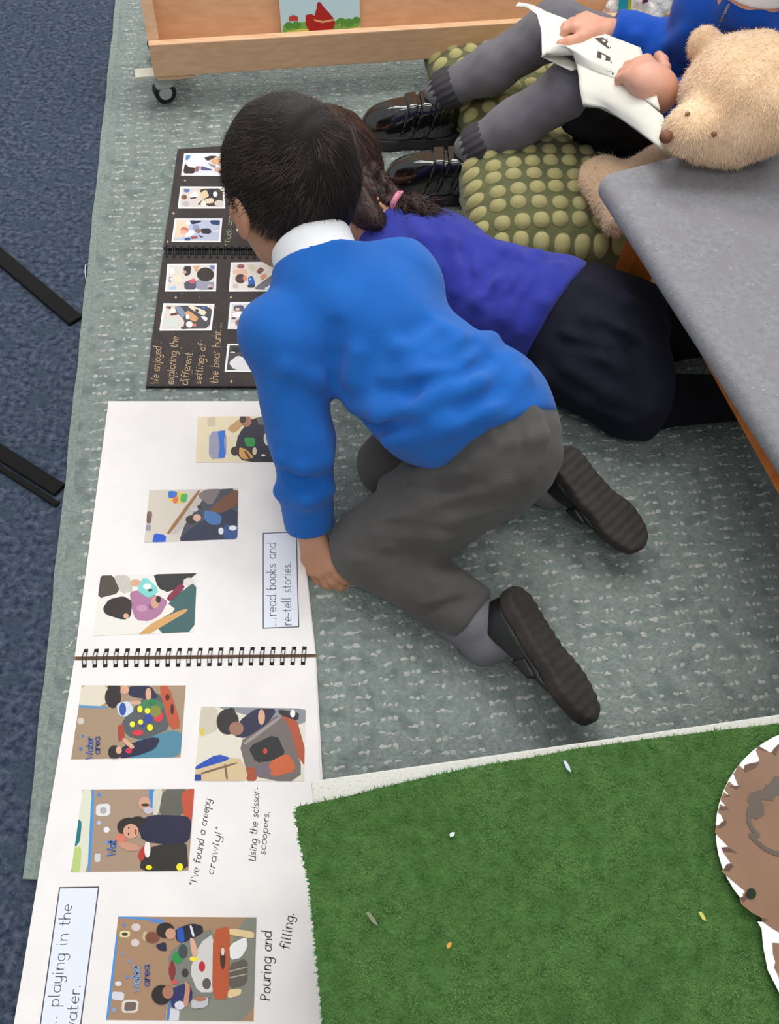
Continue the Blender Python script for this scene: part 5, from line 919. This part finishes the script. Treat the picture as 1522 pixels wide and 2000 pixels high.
sdf('tights', wob(union([cap(h1h, h1k, .054, .043), cap(h1k, P(960, 135, .155), .0425, .039), cap(m1, h1a, .039, .031), cap(h2h, h2k, .054, .043), cap(h2k, P(1005, 245, .15), .0425, .039), cap(m2, h2a, .039, .031)], .02), .0006, 90, 3), greyt, g3, .003)
mb = MB()
for a, k in ((h1a, m1), (h2a, m2)):
    u = nrm(k-a); V = []; F = []; n = 72; rr = 7
    cs = [a+u*.030, a+u*.022, a+u*.010, a-Zu*.004, a-Zu*.018-np.array([.002, 0, 0]), a-Zu*.036-np.array([.004, 0, 0]), a-Zu*.055-np.array([.006, 0, 0])]; rd_ = [.0335, .0365, .0355, .032, .028, .023, .019]
    for i in range(rr):
        uu = nrm(u*(1-i/6)+Zu*(i/6)); s = nrm(np.cross(uu, np.array([0, 1., 0]))); v = np.cross(s, uu)
        for j in range(n): q = 2*math.pi*j/n; R = rd_[i]+.0012*math.sin(q*18); V.append(cs[i]+(s*math.cos(q)+v*math.sin(q))*R)
    for i in range(rr-1): F += [[i*n+j, (i+1)*n+j, (i+1)*n+(j+1) % n, i*n+(j+1) % n] for j in range(n)]
    mb2 = MB()
    mb2.add(V, F); mb2.build('sock_cuff', mat('ribbed_dark_cuff', (62, 60, 64), .9), g3, True)
shoe(g3, *sh1, Zu, .200, .022, (patent, soleg), ((.112, .009), (.088, .010), (.064, .008)), False, 1.4)
shoe(g3, *sh2, Zu, .200, .022, (patent, soleg), ((.112, .009), (.088, .010), (.064, .008)), False, 1.4)
# ------------------------------------------------------------------ the open book on her knees
ob = thing('open_book', 'open white paperback with small dark pictures, held on the knees of the reading girl', 'book', P(1150, 130, .27))
cream = mat('book_paper', (236, 234, 222), .7, .05, 300, (230, 228, 216), 20, spec=.25); bcov = mat('pale_green_cover', (206, 228, 206), .4)
def q3(x, y, z): return P(x, y, z)
def surf(name, rows, m, thick, up, N=14):
    """a bent sheet through rows of points: each row runs from the near edge to the far edge"""
    R = []
    for r in rows:                                       # Catmull-Rom through each row
        r = [np.array(p) for p in r]; r = [2*r[0]-r[1]]+r+[2*r[-1]-r[-2]]; o = []
        for i in range(1, len(r)-2):
            for t in np.linspace(0, 1, 6)[:(None if i == len(r)-3 else -1)]:
                a, b, c, d = r[i-1:i+3]; o.append(.5*(2*b+(c-a)*t+(2*a-5*b+4*c-d)*t*t+(3*b-a-3*c+d)*t**3))
        R.append(o)
    V = []; n = len(R[0])
    for k in range(N+1):
        x = k/N*(len(R)-1); j = min(int(x), len(R)-2); V += [R[j][i]+(R[j+1][i]-R[j][i])*(x-j) for i in range(n)]
    T = len(V); V = np.array(V); D = V-nrm(up)*thick; F = []
    for k in range(N):
        for i in range(n-1): a = [k*n+i, k*n+i+1, (k+1)*n+i+1, (k+1)*n+i]; F += [a, [T+q for q in a[::-1]]]
    rim = [i for i in range(n)]+[k*n+n-1 for k in range(1, N+1)]+[N*n+i for i in range(n-2, -1, -1)]+[k*n for k in range(N-1, 0, -1)]
    for i in range(len(rim)): a, b = rim[i], rim[(i+1) % len(rim)]; F.append([b, a, T+a, T+b])
    o = obj(name, np.concatenate([V, D]), F, m, ob); bm = bmesh.new(); bm.from_mesh(o.data); bmesh.ops.recalc_face_normals(bm, faces=bm.faces); bm.to_mesh(o.data); bm.free(); return V.reshape(N+1, n, 3)
zl, zr = .285, .345
A_ = [[q3(1056, 18, zl+.01), q3(1063, 60, zl+.004), q3(1061, 108, zl), q3(1088, 86, zl+.02), q3(1115, 98, zl+.02), q3(1127, 125, zl+.006)],
      [q3(1125, 44, .300), q3(1128, 75, .298), q3(1132, 103, .298), q3(1142, 106, .306), q3(1155, 118, .308), q3(1164, 140, .302)],
      [q3(1190, 69, .318), q3(1192, 90, .316), q3(1198, 115, .316), q3(1202, 125, .318), q3(1207, 140, .318), q3(1214, 158, .315)],
      [q3(1252, 93, .335), q3(1258, 115, .335), q3(1266, 140, .335), q3(1272, 155, .335), q3(1280, 175, .335), q3(1290, 215, .332)]]
GA = surf('left_page', A_, cream, .0035, up3)
B_ = [[q3(1126, 121, zl+.007), q3(1131, 148, zl+.004), q3(1133, 172, zl), q3(1139, 203, zl-.008)], [q3(1163, 138, .301), q3(1167, 165, .298), q3(1173, 190, .294), q3(1182, 210, .288)], [q3(1213, 156, .315), q3(1218, 190, .312), q3(1226, 218, .308), q3(1240, 249, .302)], [q3(1296, 226, .330), q3(1300, 245, .328), q3(1302, 268, .324), q3(1296, 292, .318)]]
GB = surf('right_page', B_, cream, .003, up3)
surf('turning_page', [[q3(1007, 12, zl+.016), q3(1010, 8, zl+.018), q3(1014, 4, zl+.02)], [q3(1030, 15, zl+.015), q3(1036, 11, zl+.018), q3(1040, 9, zl+.018)], [q3(1049, 28, zl+.012), q3(1056, 22, zl+.013), q3(1062, 19, zl+.012)], [q3(1058, 60, zl+.006), q3(1064, 60, zl+.006), q3(1072, 56, zl+.007)], [q3(1059, 108, zl+.001), q3(1062, 107, zl+.001), q3(1070, 100, zl+.004)]], cream, .001, up3)
surf('cover', [[q3(1057, 109, zl-.004), q3(1085, 123, zl-.007), q3(1117, 138, zl-.008)], [q3(1075, 96, zl-.003), q3(1105, 112, zl-.006), q3(1140, 130, zl-.006)]], cream, .002, up3)
surf('back_cover', [[q3(1136, 184, zl-.010), q3(1138, 198, zl-.012), q3(1141, 207, zl-.014)], [q3(1158, 192, zl-.006), q3(1165, 202, zl-.009), q3(1172, 210, zl-.012)], [q3(1200, 205, .296), q3(1206, 216, .292), q3(1212, 230, .287)], [q3(1260, 245, .312), q3(1262, 256, .308), q3(1266, 270, .303)]], bcov, .0025, up3)
def onA(px, py):                                          # the point of the bent left page seen there
    g = GA.reshape(-1, 3); d = g-CAMP; v = nrm(ray(px, py)); t = d@v; e = np.linalg.norm(d-t[:, None]*v, axis=1); ww = np.exp(-(e/.006)**2); tt = (t*ww).sum()/ww.sum(); return CAMP+v*(tt-.0012)
c6 = lambda x, y: (980+x/4.349, y/4.349)
mb = MB(); dk = mat('book_print', (72, 62, 56), .6); lt = mat('book_print_light', (226, 222, 212), .6)
for k, p in ((0, [(790, 322), (862, 318), (905, 352), (888, 372), (912, 412), (850, 372)]), (0, [(818, 430), (925, 486), (912, 612), (800, 545)]), (1, [(850, 462), (882, 475), (886, 500), (866, 520), (848, 500)]), (1, [(858, 530), (880, 528), (888, 552), (862, 588), (846, 570)]), (1, [(850, 335), (880, 340), (885, 358), (862, 356)])):
    mb.poly([onA(*c6(*v))-nrm(ray(1180, 100))*.0003*k for v in p][::-1], k)
for x, y, r in ((905, 402, 9), (925, 402, 6), (895, 330, 6), (930, 530, 7), (940, 575, 9), (930, 600, 11), (945, 625, 8)):
    mb.poly([onA(*c6(x+r*math.cos(a), y+r*math.sin(a))) for a in np.linspace(6, 0, 8)], 0)
mb.build('printed_pictures', [dk, lt], ob)
# ------------------------------------------------------------------ crinkled clear-and-white bag in the bookcase tray
bagp = A0+sx_*.90+nb_*.045
bc = [PL(1265, 18, bagp, nb_), PL(1212, 24, bagp, nb_)]
bagm = mat('crinkled_white_bag', (206, 202, 202), .25, .6, 60, (226, 224, 224), 20, coat=.3, dist=.01)
t = thing('bag', 'white crinkled bag with turquoise and green strips, between bookcase and reading girl', 'bag', bc[0]*np.array([1, 1, 0])+np.array([0, 0, .09]))
bf = union([(ell(bc[0], (.070, .026, .060)), 0), (ell(PL(1320, 5, bagp, nb_), (.05, .026, .06)), .02), (ell(bc[1], (.032, .02, .042)), .01), (cap(bc[0], bc[0]-Zu*.10, .05, .03), .02)])
sdf('wrapper', wob(bf, .0045, 110, 13), bagm, t, .003)
def strip3(c, w_, h_, col, nm):
    mb = MB(); a = PL(*c, bagp-nb_*.030, nb_); mb.box(a-sx_*w_/2-Zu*h_*.2, sx_*w_, nb_*.004, (Zu*.97-sx_*.2)*h_, bev=.0008); mb.build(nm, mat(nm, col, .35), t)
strip3((1219, 22), .020, .05, (24, 176, 206), 'turquoise_strip'); strip3((1231, 18), .008, .05, (196, 202, 60), 'green_strip'); strip3((1262, 4), .012, .02, (120, 30, 92), 'purple_patch')
# ------------------------------------------------------------------ the teddy bear
furm = mat('teddy_fur', (232, 192, 148), .9, .6, 160, (244, 212, 174), 22, sheen=.5, spec=.1, dist=.004, contrast=(.3, .7)); furt = mat('teddy_pile', (250, 220, 186), .9, rgb2=(238, 202, 160), vscale=16, sheen=.4, spec=.1, contrast=(.35, .7)); nosem = mat('teddy_nose', (120, 72, 44), .6)
tb = thing('teddy_bear', 'light brown plush teddy bear slumped behind the grey chair', 'teddy bear', P(1400, 330, RZ))
th = P(1452, 192, .36); tf_ = frame(P(1318, 262, .345)-P(1400, 195, .37)+np.array([0, 0, -.015]), np.array([.1, .35, 1]))
TL = lambda f, s, u: th+tf_[0]*f+tf_[1]*s+tf_[2]*u
snout = P(1340, 255, .345)
body_c = P(1440, 300, .16)
body_c = np.array([th[0]+.03, th[1]+.10, .17])
hp = [(ell(th, (.088, .092, .086), tf_), 0), (cap(th+tf_[0]*.035-tf_[2]*.015, snout, .052, .036), .03), (ell(P(1378, 92, .40), (.036, .020, .034), tf_), .012), (ell(P(1560, 110, .38), (.03, .02, .034), tf_), .012)]
hp = [(ell(th, (.082, .086, .080), tf_), 0), (cap(th+tf_[0]*.035-tf_[2]*.015, snout, .050, .0305), .018), (cap(P(1376, 84, .385), P(1398, 112, .375), .022, .026), .008), (cap(P(1552, 150, .37), P(1530, 170, .365), .022, .028), .008)]
pawL = P(1168, 368, .15); 
lp = [(ell(body_c, (.085, .075, .10)), .02), (cap(body_c-np.array([0, 0, .0])+np.array([-.03, -.02, .06]), P(1210, 372, .165), .036, .036), .02), (cap(P(1225, 370, .165), P(1172, 345, .16), .036, .030), .02), (cap(P(1172, 348, .16), P(1205, 430, .15), .028, .022), .02), (cap(body_c-np.array([.0, .02, .06]), P(1286, 540, .045), .036, .032), .02)]
tfu = union(hp+lp)
tv = nets(wob(tfu, .002, 55, 17), .0035); bo = obj('body', *tv, furm, tb)
N = normals(*tv); m = len(tv[0]); ix = rng.integers(0, m, 60000); g = np.tile(np.array([.1, -.25, -.95]), (len(ix), 1))
sv = strips(tv[0][ix]-N[ix]*.001, g, N[ix], .0065, .0009, 2, .3, .75, .7); o = obj('pile', *sv, furt, tb); o['kind'] = 'stuff'
sdf('nose', ell(P(1301, 267, .347), (.009, .010, .008)), nosem, tb, .002)
for x, y in ((1343, 224), (1395, 262)):
    p = hit(tfu, x, y); sdf('eye', ell(p, (.0042, .0042, .0042)), mat('amber_eye', (128, 92, 60), .4), tb, .0018)
